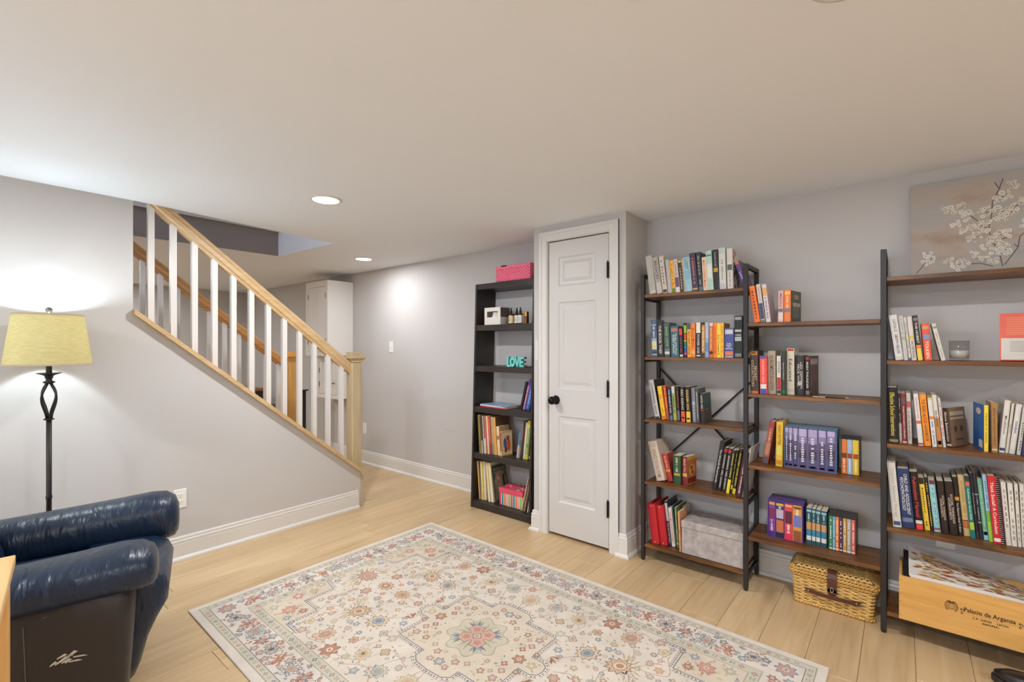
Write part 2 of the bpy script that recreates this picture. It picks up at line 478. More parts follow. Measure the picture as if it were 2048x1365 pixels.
# ---- baseboards: board, two beads on top, quarter-round shoe
BH = 0.142
PROFILE = [(0, 0), (.030, 0), (.030, .004), (.0285, .011), (.024, .017), (.016, .020), (.015, .021), (.015, .100), (.0115, .102), (.0115, .1045), (.014, .106), (.014, .117), (.012, .120), (.0075, .122), (.0075, .125), (.0095, .127), (.0085, .136), (.005, .142), (0, .142)]
def baseboard(name, a, b, n, e0=0.0, e1=0.0):
    """runs from a to b; n is the direction out of the wall; e0/e1 lengthen (mitre) each end by that share of the depth"""
    mb = MB(); a = Vector((*a, 0)); b = Vector((*b, 0)); n = Vector((*n, 0)); d = (b - a).normalized()
    r0 = [a + n * u + Vector((0, 0, v)) - d * (u * e0) for u, v in PROFILE]
    r1 = [b + n * u + Vector((0, 0, v)) + d * (u * e1) for u, v in PROFILE]
    mb.loft([r0, r1]); return struct(mb.build(name, m_trim))
baseboard('baseboard_left', (-3.0, YL), (2.20, YL), (0, -1))
baseboard('baseboard_right', (XR, -3.5), (XR, YB), (-1, 0))
baseboard('baseboard_back', (XS, YB2), (XS, 8.0), (-1, 0))
baseboard('baseboard_far', (-3, 8.0), (XS, 8.0), (0, -1))
baseboard('baseboard_door_right', (XD, YB), (XD, 1.398), (-1, 0), 1, 0)
baseboard('baseboard_closet', (XD, YB), (XR, YB), (0, -1), 1, 0)
baseboard('baseboard_door_left', (XD, 1.992), (XD, YB2), (-1, 0), 0, 1)
baseboard('baseboard_closet_left', (XD, YB2), (XS, YB2), (0, 1), 1, 0)

# ---- door casing
def casing():
    w = 0.066
    lay = [(0.0, w, 0.010), (0.006, w - .004, 0.014), (0.046, w, 0.018)]       # from, to (out from the opening), thickness
    mb = MB(); y0, y1, zt = DY0 - .004, DY1 + .004, DZ1 + .004
    for u0, u1, t in lay:
        for (ya, yb) in ((y0 - u1, y0 - u0), (y1 + u0, y1 + u1)):
            mb.box(XD - t, XD, ya, yb, 0, zt + u0)
        mb.box(XD - t, XD, y0 - u1, y1 + u1, zt + u0, zt + u1)
    # jamb lining behind the slab
    mb.box(XD, XD + .1, y0 - .011, y0 + .002, 0, zt + .006).box(XD, XD + .1, y1 - .002, y1 + .011, 0, zt + .006).box(XD, XD + .1, y0, y1, zt - .002, zt + .008)
    return struct(mb.build('trim_2', m_trim))
casing()

# ---- the door: three raised panels
def door():
    mb = MB(); xf, xb = XD + .002, XD + .037
    y0, y1, z0, z1 = 1.457, 1.921, .020, 2.044
    pans = [(1.551, 1.845, .239, .837), (1.551, 1.845, 1.024, 1.624), (1.551, 1.845, 1.733, 1.936)]
    mb.box(xf + .012, xb, y0, y1, z0, z1)
    def R(ya, yb, za, zb):
        mb.box(xf, xf + .013, ya, yb, za, zb)
    R(y0, pans[0][0], z0, z1); R(pans[0][1], y1, z0, z1)
    zs = [z0] + [v for p in pans for v in (p[2], p[3])] + [z1]
    for i in range(0, len(zs), 2): R(pans[0][0], pans[0][1], zs[i], zs[i + 1])
    for (ya, yb, za, zb) in pans:
        lev = [(0, 0), (.010, .0075), (.030, .0085), (.052, .002), (.052, .002)]
        rings = []
        for ins, dep in lev[:4]:
            rings.append([(xf + dep, ya + ins, za + ins), (xf + dep, yb - ins, za + ins), (xf + dep, yb - ins, zb - ins), (xf + dep, ya + ins, zb - ins)])
        for a, b in zip(rings, rings[1:]):
            for i in range(4):
                j = (i + 1) % 4; mb.quad([a[i], a[j], b[j], b[i]])
        mb.quad(rings[-1])
    d = mb.build('door_1', mat((205, 202, 199), rough=.42, name='white_door_paint'))
    struct(d, 'narrow white three panel door with black knob between the bookcases', 'door')
    mk = mat((30, 26, 24), rough=.28, metal=.75, name='oil_rubbed_bronze')
    for za in (.228, .993, 1.755):
        h = MB()
        h.box(XD - .0195, XD - .001, 1.4475, 1.4565, za, za + .1).lathe([(.0065, -.002), (.0065, .102)], 10, (XD - .020, 1.452, za))
        h.lathe([(.002, .102), (.004, .108), (.001, .112)], 8, (XD - .020, 1.452, za)); h.build('hinge', mk, d)
    k = MB(); Mx = Matrix.Translation((xf, 1.862, .945)) @ Matrix.Rotation(-PI / 2, 4, 'Y')
    k.lathe([(.001, .0), (.031, .0), (.032, .003), (.029, .008), (.013, .011), (.011, .016), (.011, .030), (.016, .034), (.025, .041), (.0285, .050), (.0275, .060), (.021, .069), (.010, .074), (.001, .075)], 24, M=Mx)
    k.build('knob', mk, d, smooth=True)
    MB().box(XD - .001, XD + .004, 1.9215, 1.9225, .92, .97).build('latch_plate', mk, d)
    MB().box(XD + .04, XD + .06, y0, y1, 0.0005, 0.001).build('threshold_gap', m_gap, d)
door()

# ================================================================== LIGHT FIXTURES
def emit(name, col, s):
    m = bpy.data.materials.new(name); m.use_nodes = True
    nt = m.node_tree; nt.nodes.remove(nt.nodes['Principled BSDF'])
    e = nt.nodes.new('ShaderNodeEmission'); e.inputs[0].default_value = (*col, 1); e.inputs[1].default_value = s
    nt.links.new(e.outputs[0], nt.nodes['Material Output'].inputs[0]); return m
m_lens = emit('lit_lens', (1.0, 0.93, 0.84), 14.0)
SPOT_LABEL = ['round lit recessed ceiling light beside the stairwell opening', 'round lit recessed ceiling light near the plain wall with the switch', 'round recessed ceiling light above the rug, cut off by the top of the picture',
              'added unseen recessed ceiling light over the south end of the room', 'added unseen recessed ceiling light over the armchair side of the room', 'added unseen recessed ceiling light over the middle of the west side', 'added unseen recessed ceiling light in the south west corner of the room',
              'recessed ceiling light at the far end of the passage behind the stairs', 'recessed ceiling light nearest the stairs in the passage behind them']
for (x, y), lb in zip(SPOTS, SPOT_LABEL):
    t = thing('recessed_light', lb, 'ceiling light', (x, y, CEIL), group='recessed ceiling lights')
    MB().lathe([(.072, -.004), (.074, -.0065), (.088, -.004), (.090, -.0005), (.090, 0.0), (.072, 0.0)], 32, cap=False).build('trim_ring', m_trim, t, smooth=True)
    MB().lathe([(.001, -.0045), (.0725, -.0045), (.0725, -.001)], 32, cap=False).build('lens', m_lens, t)
    ld = bpy.data.lights.new('recessed_light_lamp', 'AREA'); ld.shape = 'DISK'; ld.size = 0.13
    ld.energy = SPOT_POWER * (.42 if x > 2.5 else 1.0); ld.color = SPOT_COL; ld.spread = PI
    lo = bpy.data.objects.new('lamp', ld); C.objects.link(lo); lo.parent = t; lo.location = (0, 0, -0.009)

# ================================================================== STAIRS
def at_world(o, root):
    o.matrix_parent_inverse = Matrix.LocRotScale(root.location, root.rotation_euler, (1, 1, 1)).inverted(); return o

def railing(label, xn, yc, oakh, oakv, xs, ycap, x_end, cap_t=.016):
    root = thing('stair_railing', label, 'railing', (xn + .045, yc, 0))
    W = lambda o: at_world(o, root)
    sl = Vector((1, 0, -CAP_S)).normalized()
    # sloping cap on the knee wall
    off = xn - 2.150
    def cz(x): return cap_z(x - off)
    y0, y1 = ycap
    W(MB().prism([(x_end, cz(x_end) - .014), (xn + .072, cz(xn + .072) - .014), (xn + .090, cz(xn + .09) + .004), (xn + .090, cz(xn + .09) + .018), (x_end, cz(x_end) + .018)], 1, y0, y1).build('wall_cap', oakh, root))
    # end board
    W(MB().bbox(xn + .0755, xn + .092, y0 + .03, y1 - .03, 0.0, cz(xn + .09) - .016, b=.003).build('end_board', oakv, root))
    # newel: shaft, neck moulding, flared plate, top block
    n = MB(); h = .045
    base = cz(xn + .09) + .017
    n.bbox(xn, xn + .09, yc - h, yc + h, base, 1.200, b=.006)
    W(n.build('newel_post', oakv, root))
    c = MB()
    for (z0, z1, a, b) in ((1.188, 1.204, .050, .052), (1.204, 1.222, .054, .070), (1.222, 1.236, .070, .070), (1.236, 1.271, .044, .044)):
        o = len(c.v); x = xn + .045
        c.v += [(x - a, yc - a, z0), (x + a, yc - a, z0), (x + a, yc + a, z0), (x - a, yc + a, z0), (x - b, yc - b, z1), (x + b, yc - b, z1), (x + b, yc + b, z1), (x - b, yc + b, z1)]
        for f in ((3, 2, 1, 0), (4, 5, 6, 7), (0, 1, 5, 4), (1, 2, 6, 5), (2, 3, 7, 6), (3, 0, 4, 7)): c.f.append(tuple(o + i for i in f)); c.mi.append(0); c.col.append(None)
    W(c.build('newel_cap', oakv, root))
    # handrail
    RS = 0.800
    def rz(x): return 1.176 + RS * (xn + .019 - x)          # top of the rail
    prof = [(-.020, -.075), (.020, -.075), (.020, -.066), (.030, -.058), (.031, -.034), (.026, -.029), (.029, -.022), (.026, -.007), (.014, 0), (-.014, 0), (-.026, -.007), (-.029, -.022), (-.026, -.029), (-.031, -.034), (-.030, -.058), (-.020, -.066)]
    k = math.sqrt(1 + RS * RS)
    xe = max(x_end - .3, -0.1)
    r0 = [(xn + .001, yc + u, rz(xn) + v * k) for u, v in prof]; r1 = [(xe, yc + u, rz(xe) + v * k) for u, v in prof]
    W(MB().loft([r1, r0]).build('handrail', oakh, root, smooth=False))
    for x in xs:
        b = MB(); s = .016
        o = len(b.v)
        for (dx, dy) in ((-s, -s), (s, -s), (s, s), (-s, s)):
            b.v += [(x + dx, yc + dy, cz(x + dx) + .013)]
        for (dx, dy) in ((-s, -s), (s, -s), (s, s), (-s, s)):
            b.v += [(x + dx, yc + dy, rz(x + dx) - .072 * k)]
        for f in ((3, 2, 1, 0), (4, 5, 6, 7), (0, 1, 5, 4), (1, 2, 6, 5), (2, 3, 7, 6), (3, 0, 4, 7)): b.f.append(tuple(o + i for i in f)); b.mi.append(0); b.col.append(None)
        W(b.build('baluster', m_trim, root))
    # fillets under the rail between the balusters
    ends = [x_end] + sorted(xs) + [xn]
    for a, b_ in zip(sorted(xs), sorted(xs)[1:] + [xn - .016]):
        a, b_ = a + .016, b_ - .016
        f = MB(); P = [(a, rz(a) - .074 * k), (b_, rz(b_) - .074 * k), (b_, rz(b_) - .081 * k), (a, rz(a) - .081 * k)]
        W(f.prism(P, 1, yc - .016, yc + .016).build('fillet', oakh, root))
    return root
m_oak2 = wood('honey_oak', (176, 122, 66), (206, 156, 98), axis=0, scale=2.5, stretch=16, rough=.4, rnd=.03)
m_oak2z = wood('honey_oak_upright', (184, 132, 66), (214, 168, 98), axis=2, scale=2.5, stretch=16, rough=.4, rnd=.03)
railing('pale oak stair railing with white square balusters in front of the stairs', 2.150, 3.500, m_oak, m_oakz, [.822 + .1141 * i for i in range(12)], (3.410, 3.59), XK)
railing('honey oak stair railing on the far side of the stairs', 2.100, 4.505, m_oak2, m_oak2z, [.55 + .1141 * i for i in range(14)], (4.43, 4.58), 0.30)
st = thing('staircase', 'oak staircase between the two knee walls, mostly hidden', 'staircase', (2.1, 4.0, 0)); st['kind'] = 'structure'
RUN, RISE = .2345, .1919
for i in range(11):
    x1 = 2.16 - RUN * i
    at_world(MB().bbox(x1 - RUN - .002, x1 + .022, 3.562, 4.448, RISE * (i + 1) - .028, RISE * (i + 1), b=.004).build('tread', m_oak2, st), st)
    at_world(MB().box(x1 - .016, x1, 3.562, 4.448, RISE * i, RISE * (i + 1) - .0285).build('riser', m_trim, st), st)

# ================================================================== WALL CABINETS, SWITCHES
m_cab = mat((232, 229, 226), rough=.42, name='white_cabinet_paint')
m_hinge = mat((150, 145, 140), rough=.35, metal=.8, name='steel_hinge')
def wall_cabinet(label, x0, y0, y1, z0, z1, leaves, grooves):
    t = thing('wall_cabinet', label, 'cabinet', ((x0 + XS) / 2, (y0 + y1) / 2, z0))
    W = lambda o: at_world(o, t)
    W(MB().bbox(x0 + .018, XS - .001, y0, y1, z0, z1, b=.003).build('body', m_cab, t))
    fr = MB(); w = .045
    fr.box(x0, x0 + .018, y0, y0 + w, z0, z1).box(x0, x0 + .018, y1 - w, y1, z0, z1).box(x0, x0 + .018, y0 + w, y1 - w, z0, z0 + w).box(x0, x0 + .018, y0 + w, y1 - w, z1 - w - .02, z1)
    W(fr.build('face_frame', m_cab, t))
    ya, yb = y0 + w + .003, y1 - w - .003
    n = leaves; dw = (yb - ya) / n
    for i in range(n):
        a, b = ya + dw * i + .001, ya + dw * (i + 1) - .002
        d = MB(); d.box(x0 + .008, x0 + .017, a, b, z0 + w + .003, z1 - w - .023)
        g = grooves; gw = (b - a) / g
        for j in range(g):
            d.bbox(x0 + .001, x0 + .0085, a + gw * j + .002, a + gw * (j + 1) - .002, z0 + w + .003, z1 - w - .023, b=.002)
        dd = W(d.build('door', m_cab, t))
        hy = a if i == 0 else b
        if n == 1: hy = b
        for zz in (z0 + .13, z1 - .20):
            W(MB().box(x0 - .003, x0 + .001, hy - .012, hy + .006, zz, zz + .06).build('hinge', m_hinge, t))
        W(MB().lathe([(.010, 0), (.005, .01), (.011, .02), (.009, .026), (.001, .028)], 12, M=Matrix.Translation((x0 + .001, (b - .03 if i == 0 and n > 1 else a + .03), z0 + .18)) @ Matrix.Rotation(-PI / 2, 4, 'Y')).build('knob', m_hinge, t))
    return t
wall_cabinet('tall white wall cabinet with beadboard doors behind the stair railing', 2.768, 4.94, 5.425, 1.213, 2.062, 2, 4)
wall_cabinet('shallow white cabinet hanging below the tall white wall cabinet', 2.90, 4.953, 5.415, .715, 1.208, 1, 5)

dr = thing('console', 'dark console with a wooden top far behind the stair railing', 'console', (2.7, 6.9, 0))
W = lambda o: at_world(o, dr)
W(MB().bbox(2.44, 2.78, 6.5, 7.4, .735, .768, b=.004).build('top', wood('console_top', (140, 92, 52), (178, 126, 80), axis=1, rough=.4), dr))
W(MB().bbox(2.46, 2.77, 6.52, 7.38, .08, .734, b=.003).build('body', mat((38, 33, 32), rough=.5), dr))
for x in (2.48, 2.74):
    for y in (6.55, 7.34): W(MB().box(x - .02, x + .02, y - .02, y + .02, 0, .08).build('leg', mat((38, 33, 32), rough=.5), dr))
bp_ = thing('upright_panel', 'slim black upright panel standing left of the wall cabinets', 'panel', (2.9, 5.62, 0))
W = lambda o: at_world(o, bp_)
W(MB().bbox(2.80, 2.86, 5.60, 5.625, .02, .78, b=.004).build('panel', mat((34, 30, 30), rough=.45), bp_))
W(MB().bbox(2.77, 2.89, 5.575, 5.65, 0, .02, b=.004).build('foot', mat((34, 30, 30), rough=.45), bp_))
W(MB().bbox(2.80, 2.88, 5.57, 5.625, .781, .795, b=.004).build('top_ledge', mat((34, 30, 30), rough=.45), bp_))

m_plate = mat((236, 234, 230), rough=.35, name='white_plastic')
m_slot = mat((60, 56, 54), rough=.6)
def outlet(label, M, duplex=True, cat='outlet'):
    t = thing('wall_outlet' if duplex else 'light_switch', label, cat)
    t.matrix_world = M
    MB().bbox(-.035, .035, -.058, .058, 0, .005, b=.002).build('plate', m_plate, t)
    if duplex:
        for s in (-1, 1):
            f = MB().bbox(-.017, .017, s * .02 - .014, s * .02 + .014, .0048, .0068, b=.004).build('socket', m_plate, t)
            for dx in (-.006, .006): MB().box(dx - .001, dx + .001, s * .02 - .001, s * .02 + .008, .0066, .0071).build('slot', m_slot, f)
            MB().lathe([(.0022, .0066), (.0022, .0071)], 8, (0, s * .02 - .008, 0)).build('slot', m_slot, f)
    else:
        MB().bbox(-.006, .006, -.012, .012, .0048, .006, b=.001).build('bezel', m_plate, t)
        MB().box(-.004, .004, -.003, .009, .005, .014).build('toggle', m_plate, t)
    return t
def wallM(p, n):
    n = Vector(n); z = Vector((0, 0, 1)); x = z.cross(n)
    return Matrix((x, z, n)).transposed().to_4x4().copy() if False else Matrix.Translation(p) @ Matrix((x, z, n)).transposed().to_4x4()
outlet('white double outlet on the grey wall behind the blue armchair', wallM((.958, YL, .375), (0, -1, 0)))
outlet('white outlet low on the wall right of the newel post', wallM((XS, 4.705, .392), (-1, 0, 0)))
outlet('white toggle light switch in the middle of the plain grey wall', wallM((XS, 4.213, 1.313), (-1, 0, 0)), False, 'light switch')
outlet('white outlet on the wall above the wooden crate', wallM((XR, -.156, .414), (-1, 0, 0)))

# ================================================================== FLOOR LAMP
LX, LY = .355, 3.262
lamp = thing('floor_lamp', 'lit floor lamp with yellow drum shade and dark iron stem by the stair wall', 'floor lamp', (LX, LY, 0))
m_iron = mat((44, 40, 38), rough=.42, metal=.55, name='dark_iron', bump=.1, bscale=60)
MB().lathe([(.001, 0), (.14, 0), (.142, .008), (.13, .018), (.06, .026), (.03, .04), (.016, .06), (.001, .061)], 32).build('base', m_iron, lamp, smooth=True)
MB().lathe([(.0106, .05), (.0106, .56), (.0125, .565), (.0125, .575), (.0106, .58), (.0106, .955)], 16).build('pole', m_iron, lamp, smooth=True)
MB().lathe([(.0108, .950), (.020, .954), (.021, .958), (.012, .962)], 16).build('lower_collar', m_iron, lamp)
for k in range(4):
    path = []; a0 = PI / 4 * .7 + k * PI / 2
    for i in range(15):
        u = i / 14; z = .96 + .174 * u
        r = .009 + .027 * (math.sin(PI * u ** 1.45) ** 1.1)
        a = a0 + .75 * (u - .5)
        path.append((r * math.cos(a), r * math.sin(a), z))
    MB().tube(path, .0052, 6).build('cage_bar', m_iron, lamp, smooth=True)
MB().lathe([(.009, 1.130), (.022, 1.137), (.024, 1.141), (.012, 1.147), (.0125, 1.158), (.017, 1.163), (.015, 1.168), (.024, 1.175), (.046, 1.183), (.047, 1.186), (.012, 1.184)], 24).build('drip_cup', m_iron, lamp, smooth=True)
MB().lathe([(.0113, 1.184), (.0113, 1.265), (.016, 1.267), (.016, 1.335), (.001, 1.336)], 16).build('candle_tube', mat((70, 78, 76), rough=.5), lamp, smooth=True)
def shade_mat():
    m = bpy.data.materials.new('linen_shade'); m.use_nodes = True; nt = m.node_tree; L = nt.links; N = nt.nodes.new
    nt.nodes.remove(nt.nodes['Principled BSDF'])
    tc = N('ShaderNodeTexCoord'); mp = N('ShaderNodeMapping'); mp.inputs['Scale'].default_value = (30, 30, 260); L.new(tc.outputs['Object'], mp.inputs[0])
    n = N('ShaderNodeTexNoise'); n.inputs['Scale'].default_value = 1.2; n.inputs['Detail'].default_value = 4; L.new(mp.outputs[0], n.inputs['Vector'])
    r = N('ShaderNodeValToRGB'); r.color_ramp.elements[0].position = .3; r.color_ramp.elements[1].position = .7
    r.color_ramp.elements[0].color = (*lin((190, 178, 122)), 1); r.color_ramp.elements[1].color = (*lin((208, 196, 142)), 1)
    L.new(n.outputs['Fac'], r.inputs['Fac'])
    d = N('ShaderNodeBsdfDiffuse'); t = N('ShaderNodeBsdfTranslucent'); L.new(r.outputs[0], d.inputs[0]); L.new(r.outputs[0], t.inputs[0])
    x = N('ShaderNodeMixShader'); x.inputs[0].default_value = .02; L.new(d.outputs[0], x.inputs[1]); L.new(t.outputs[0], x.inputs[2])
    L.new(x.outputs[0], nt.nodes['Material Output'].inputs[0]); return m
ZB, ZTP, RB, RT = 1.225, 1.475, .163, .131
s = MB().lathe([(RB, ZB), (RB * .5 + RT * .5, (ZB + ZTP) / 2), (RT, ZTP)], 64, cap=False)
shd = s.build('lamp_shade', shade_mat(), lamp, smooth=True)
m_band = mat((176, 156, 130), rough=.8)
MB().lathe([(RB + .0006, ZB - .001), (RB - .0003, ZB + .0075), (RB - .0022, ZB + .0075), (RB - .0015, ZB - .001)], 64, cap=False).build('lower_band', m_band, shd, smooth=True)
MB().lathe([(RT + .0016, ZTP - .0075), (RT + .0006, ZTP + .001), (RT - .0016, ZTP + .001), (RT - .0008, ZTP - .0075)], 64, cap=False).build('upper_band', m_band, shd, smooth=True)
sp = MB()
for k in range(3):
    a = k * 2 * PI / 3 + .4; sp.tube([(0, 0, ZTP - .008), (RT * math.cos(a), RT * math.sin(a), ZTP - .004)], .0016, 6)
sp.tube([(.03, 0, 1.30), (.052, 0, 1.39), (.03, 0, 1.44), (0, 0, ZTP - .006)], .0016, 6).tube([(-.03, 0, 1.30), (-.052, 0, 1.39), (-.03, 0, 1.44), (0, 0, ZTP - .006)], .0016, 6)
sp.build('harp', m_iron, lamp)
MB().lathe([(.003, ZTP - .006), (.003, ZTP + .006), (.010, ZTP + .010), (.0145, ZTP + .020), (.013, ZTP + .029), (.007, ZTP + .035), (.001, ZTP + .036)], 16).build('finial', mat((120, 124, 128), rough=.15, metal=.9, name='chrome'), lamp, smooth=True)
MB().lathe([(.013, 1.336), (.016, 1.352), (.030, 1.379), (.032, 1.398), (.026, 1.418), (.012, 1.430), (.001, 1.432)], 20).build('bulb', emit('lit_bulb', LAMP_COL, 40.0), lamp, smooth=True)
ld = bpy.data.lights.new('floor_lamp_light', 'POINT'); ld.energy = LAMP_POWER; ld.color = LAMP_COL; ld.shadow_soft_size = .034
lo = bpy.data.objects.new('bulb_light', ld); C.objects.link(lo); lo.parent = lamp; lo.location = (0, 0, 1.400)

# ================================================================== RUG
RUGC, RUGA, RHX, RHY, RZ = (1.5525, 1.483), math.radians(-0.8), .777, 1.2415, .008
rug = thing('area_rug', 'large cream oriental rug with faded floral medallion on the oak floor', 'rug', (*RUGC, 0), (0, 0, RUGA))
class Print(MB):
    def __init__(s, z0=0.0, dz=0.00012): super().__init__(); s.z0 = z0; s.dz = dz; s.mir = [(1, 1)]; s.fade = 0.0; s.occ = []
    def poly(s, pts, col, lay=1):
        if s.fade: col = tuple((c * (1 - s.fade) + b * s.fade) * .96 for c, b in zip(col, (222, 212, 200)))
        for i, (mx, my) in enumerate(s.mir):
            s.k = getattr(s, 'k', 0) + 1
            z = s.z0 + s.dz * (lay + .13 * i) + (s.k % 89) * 1.1e-6
            P = [(x * mx, y * my, z) for x, y in pts]
            if mx * my < 0: P.reverse()
            s.quad(P, 0, col)
    def blob(s, x, y, r, n, amp, rot, col, lay, steps=None, sq=1.0):
        st = steps or max(10, n * 4)
        s.poly([(x + (r * (1 + amp * math.cos(n * (a := 2 * PI * i / st)))) * math.cos(a + rot), y + (r * (1 + amp * math.cos(n * a))) * math.sin(a + rot) * sq) for i in range(st)], col, lay)
    def flower(s, x, y, r, n=6, cols=((130, 105, 95), (200, 150, 130), (225, 205, 180)), rot=0., amp=.22, lay=3):
        s.occ.append((x, y, r * 1.2))
        s.blob(x, y, r * 1.12, n, amp, rot, cols[0], lay); s.blob(x, y, r * .92, n, amp, rot, cols[1], lay + 1)
        s.blob(x, y, r * .50, n, amp * .8, rot + PI / n, cols[0], lay + 2); s.blob(x, y, r * .42, n, amp * .8, rot + PI / n, cols[2], lay + 3)
        s.blob(x, y, r * .17, 3, 0, 0, cols[0], lay + 4, 8)
    def leaf(s, x, y, l, w, rot, col, lay=3, out=None):
        def L(l, w): return [(x + (u * l) * math.cos(rot) - (v * w) * math.sin(rot), y + (u * l) * math.sin(rot) + (v * w) * math.cos(rot)) for u, v in ((0, 0), (.25, .42), (.55, .5), (1, 0), (.55, -.5), (.25, -.42))]
        if out: s.poly(L(l * 1.12, w * 1.35), out, lay)
        s.poly(L(l, w), col, lay + 1)
    def palmette(s, x, y, r, rot, cols, lay=3, n=11):
        """toothed flame palmette: outline, ring, heart, petals"""
        s.occ.append((x, y, r * 1.15))
        def ring(k, tooth, sq=.82):
            pts = []
            for i in range(n * 2):
                a = 2 * PI * i / (n * 2)
                q = r * k * (1 + (tooth if i % 2 == 0 else -tooth)) * (1 + .12 * math.cos(a))
                u, v = q * math.cos(a), q * math.sin(a) * sq
                pts.append((x + u * math.cos(rot) - v * math.sin(rot), y + u * math.sin(rot) + v * math.cos(rot)))
            return pts
        s.poly(ring(1.06, .17), cols[0], lay); s.poly(ring(.93, .17), cols[1], lay + 1); s.poly(ring(.62, .10), cols[0], lay + 2); s.poly(ring(.55, .10), cols[2], lay + 3)
        s.poly(ring(.30, .05), cols[0], lay + 4); s.poly(ring(.24, .05), cols[3] if len(cols) > 3 else cols[1], lay + 5)
    def flames(s, x, y, r, rot, col, n=9, lay=3, sp=2.4):
        for i in range(n):
            a = rot + sp * (i / (n - 1) - .5)
            bx, by = x + r * .75 * math.cos(a), y + r * .75 * math.sin(a)
            s.leaf(bx, by, r * .8, r * .16, a + .5 * (1 if i >= n / 2 else -1), col, lay)
    def line(s, pts, w, col, lay=2):
        for (x0, y0), (x1, y1) in zip(pts, pts[1:]):
            d = math.hypot(x1 - x0, y1 - y0)
            if d < 1e-6: continue
            nx, ny = -(y1 - y0) / d * w / 2, (x1 - x0) / d * w / 2; ex, ey = (x1 - x0) / d * w * .4, (y1 - y0) / d * w * .4
            s.poly([(x0 + nx - ex, y0 + ny - ey), (x0 - nx - ex, y0 - ny - ey), (x1 - nx + ex, y1 - ny + ey), (x1 + nx + ex, y1 + ny + ey)], col, lay)
    def curve(s, pts, w, col, lay=2, n=6):
        out = []
        P = [pts[0]] + list(pts) + [pts[-1]]
        for i in range(1, len(P) - 2):
            for k in range(n):
                t = k / n; a, b, c, d = P[i - 1], P[i], P[i + 1], P[i + 2]
                out.append(tuple(.5 * (2 * b[j] + (c[j] - a[j]) * t + (2 * a[j] - 5 * b[j] + 4 * c[j] - d[j]) * t * t + (3 * b[j] - a[j] - 3 * c[j] + d[j]) * t ** 3) for j in (0, 1)))
        out.append(pts[-1]); s.line(out, w, col, lay)
    def rect(s, x0, x1, y0, y1, col, lay=1): s.poly([(x0, y0), (x1, y0), (x1, y1), (x0, y1)], col, lay)

NAVY, SLATE, STEEL, RUST, ROSE, TAN, SAND, OLIVE, SAGE, BROWN, GREYB, CREAM, PALE = (92, 98, 112), (124, 138, 150), (150, 166, 176), (182, 122, 100), (202, 152, 138), (204, 172, 138), (216, 196, 168), (162, 156, 128), (184, 178, 156), (132, 104, 88), (116, 110, 108), (222, 212, 200), (230, 222, 213)
rb = MB(); rb.bbox(-RHX, RHX, -RHY, RHY, .0005, RZ, b=.003, col=(217, 208, 198)); m_rug = vcol_mat('rug_pile', rough=.95, bump=.5, bscale=420, fade=.10, fscale=9, spec=.1)
rb.build('pile', m_rug, rug)
MB().box(-RHX + .002, RHX - .002, -RHY + .002, RHY - .002, .0001, .0006).build('backing', mat((70, 62, 56), rough=.9), rug)
R_ = Print(RZ, .00011); R_.fade = .16; R_.mir = [(1, 1), (-1, 1), (1, -1), (-1, -1)]
def frame(h0x, h0y, h1x, h1y, col, lay):
    """band between half sizes h0 (outer) and h1 (inner), one quarter"""
    R_.poly([(0, h1y), (h1x, h1y), (h0x, h0y), (0, h0y)], col, lay); R_.poly([(h1x, 0), (h0x, 0), (h0x, h0y), (h1x, h1y)], col, lay)
E0 = .030
dy = RHY - RHX
def fr(a, b, col, lay=1): frame(a, a + dy, b, b + dy, col, lay)
fr(.742, .738, OLIVE); fr(.738, .707, (206, 200, 182)); fr(.707, .704, GREYB); fr(.704, .577, (224, 215, 206)); fr(.577, .574, OLIVE); fr(.574, .534, (202, 197, 178)); fr(.534, .5305, OLIVE)
fr(.5305, 0, (221, 210, 196))
rr = random.Random(11)
# guard bands: small blossoms and squares
for half, size in ((.7225, .0085), (.554, .0105)):
    L_ = half + dy; n = int(L_ / .034)
    for i in range(n):
        y = L_ * (i + .5) / n
        c = [(178, 128, 116), (150, 148, 122), (120, 126, 132)][i % 3]
        if y < L_ - .02:
            if i % 2: R_.blob(half, y, size, 4, .35, .0, c, 3, 16); R_.blob(half, y, size * .35, 4, 0, 0, PALE, 4, 8)
            else:
                for d in ((-.4, -.5), (.4, .5), (-.4, .5), (.4, -.5)): R_.blob(half + d[0] * size * 1.2, y + d[1] * size * 1.2, size * .33, 4, .1, 0, c, 3, 8)
                R_.leaf(half - .008, y - .012, .02, .006, .9, SAGE, 2)
    n = int(half / .034)
    for i in range(n):
        x = half * (i + .5) / n
        c = [(178, 128, 116), (150, 148, 122), (120, 126, 132)][i % 3]
        if i % 2: R_.blob(x, L_, size, 4, .35, .0, c, 3, 16); R_.blob(x, L_, size * .35, 4, 0, 0, PALE, 4, 8)
        else:
            for d in ((-.4, -.5), (.4, .5), (-.4, .5), (.4, -.5)): R_.blob(x + d[0] * size * 1.2, L_ + d[1] * size * 1.2, size * .33, 4, .1, 0, c, 3, 8)
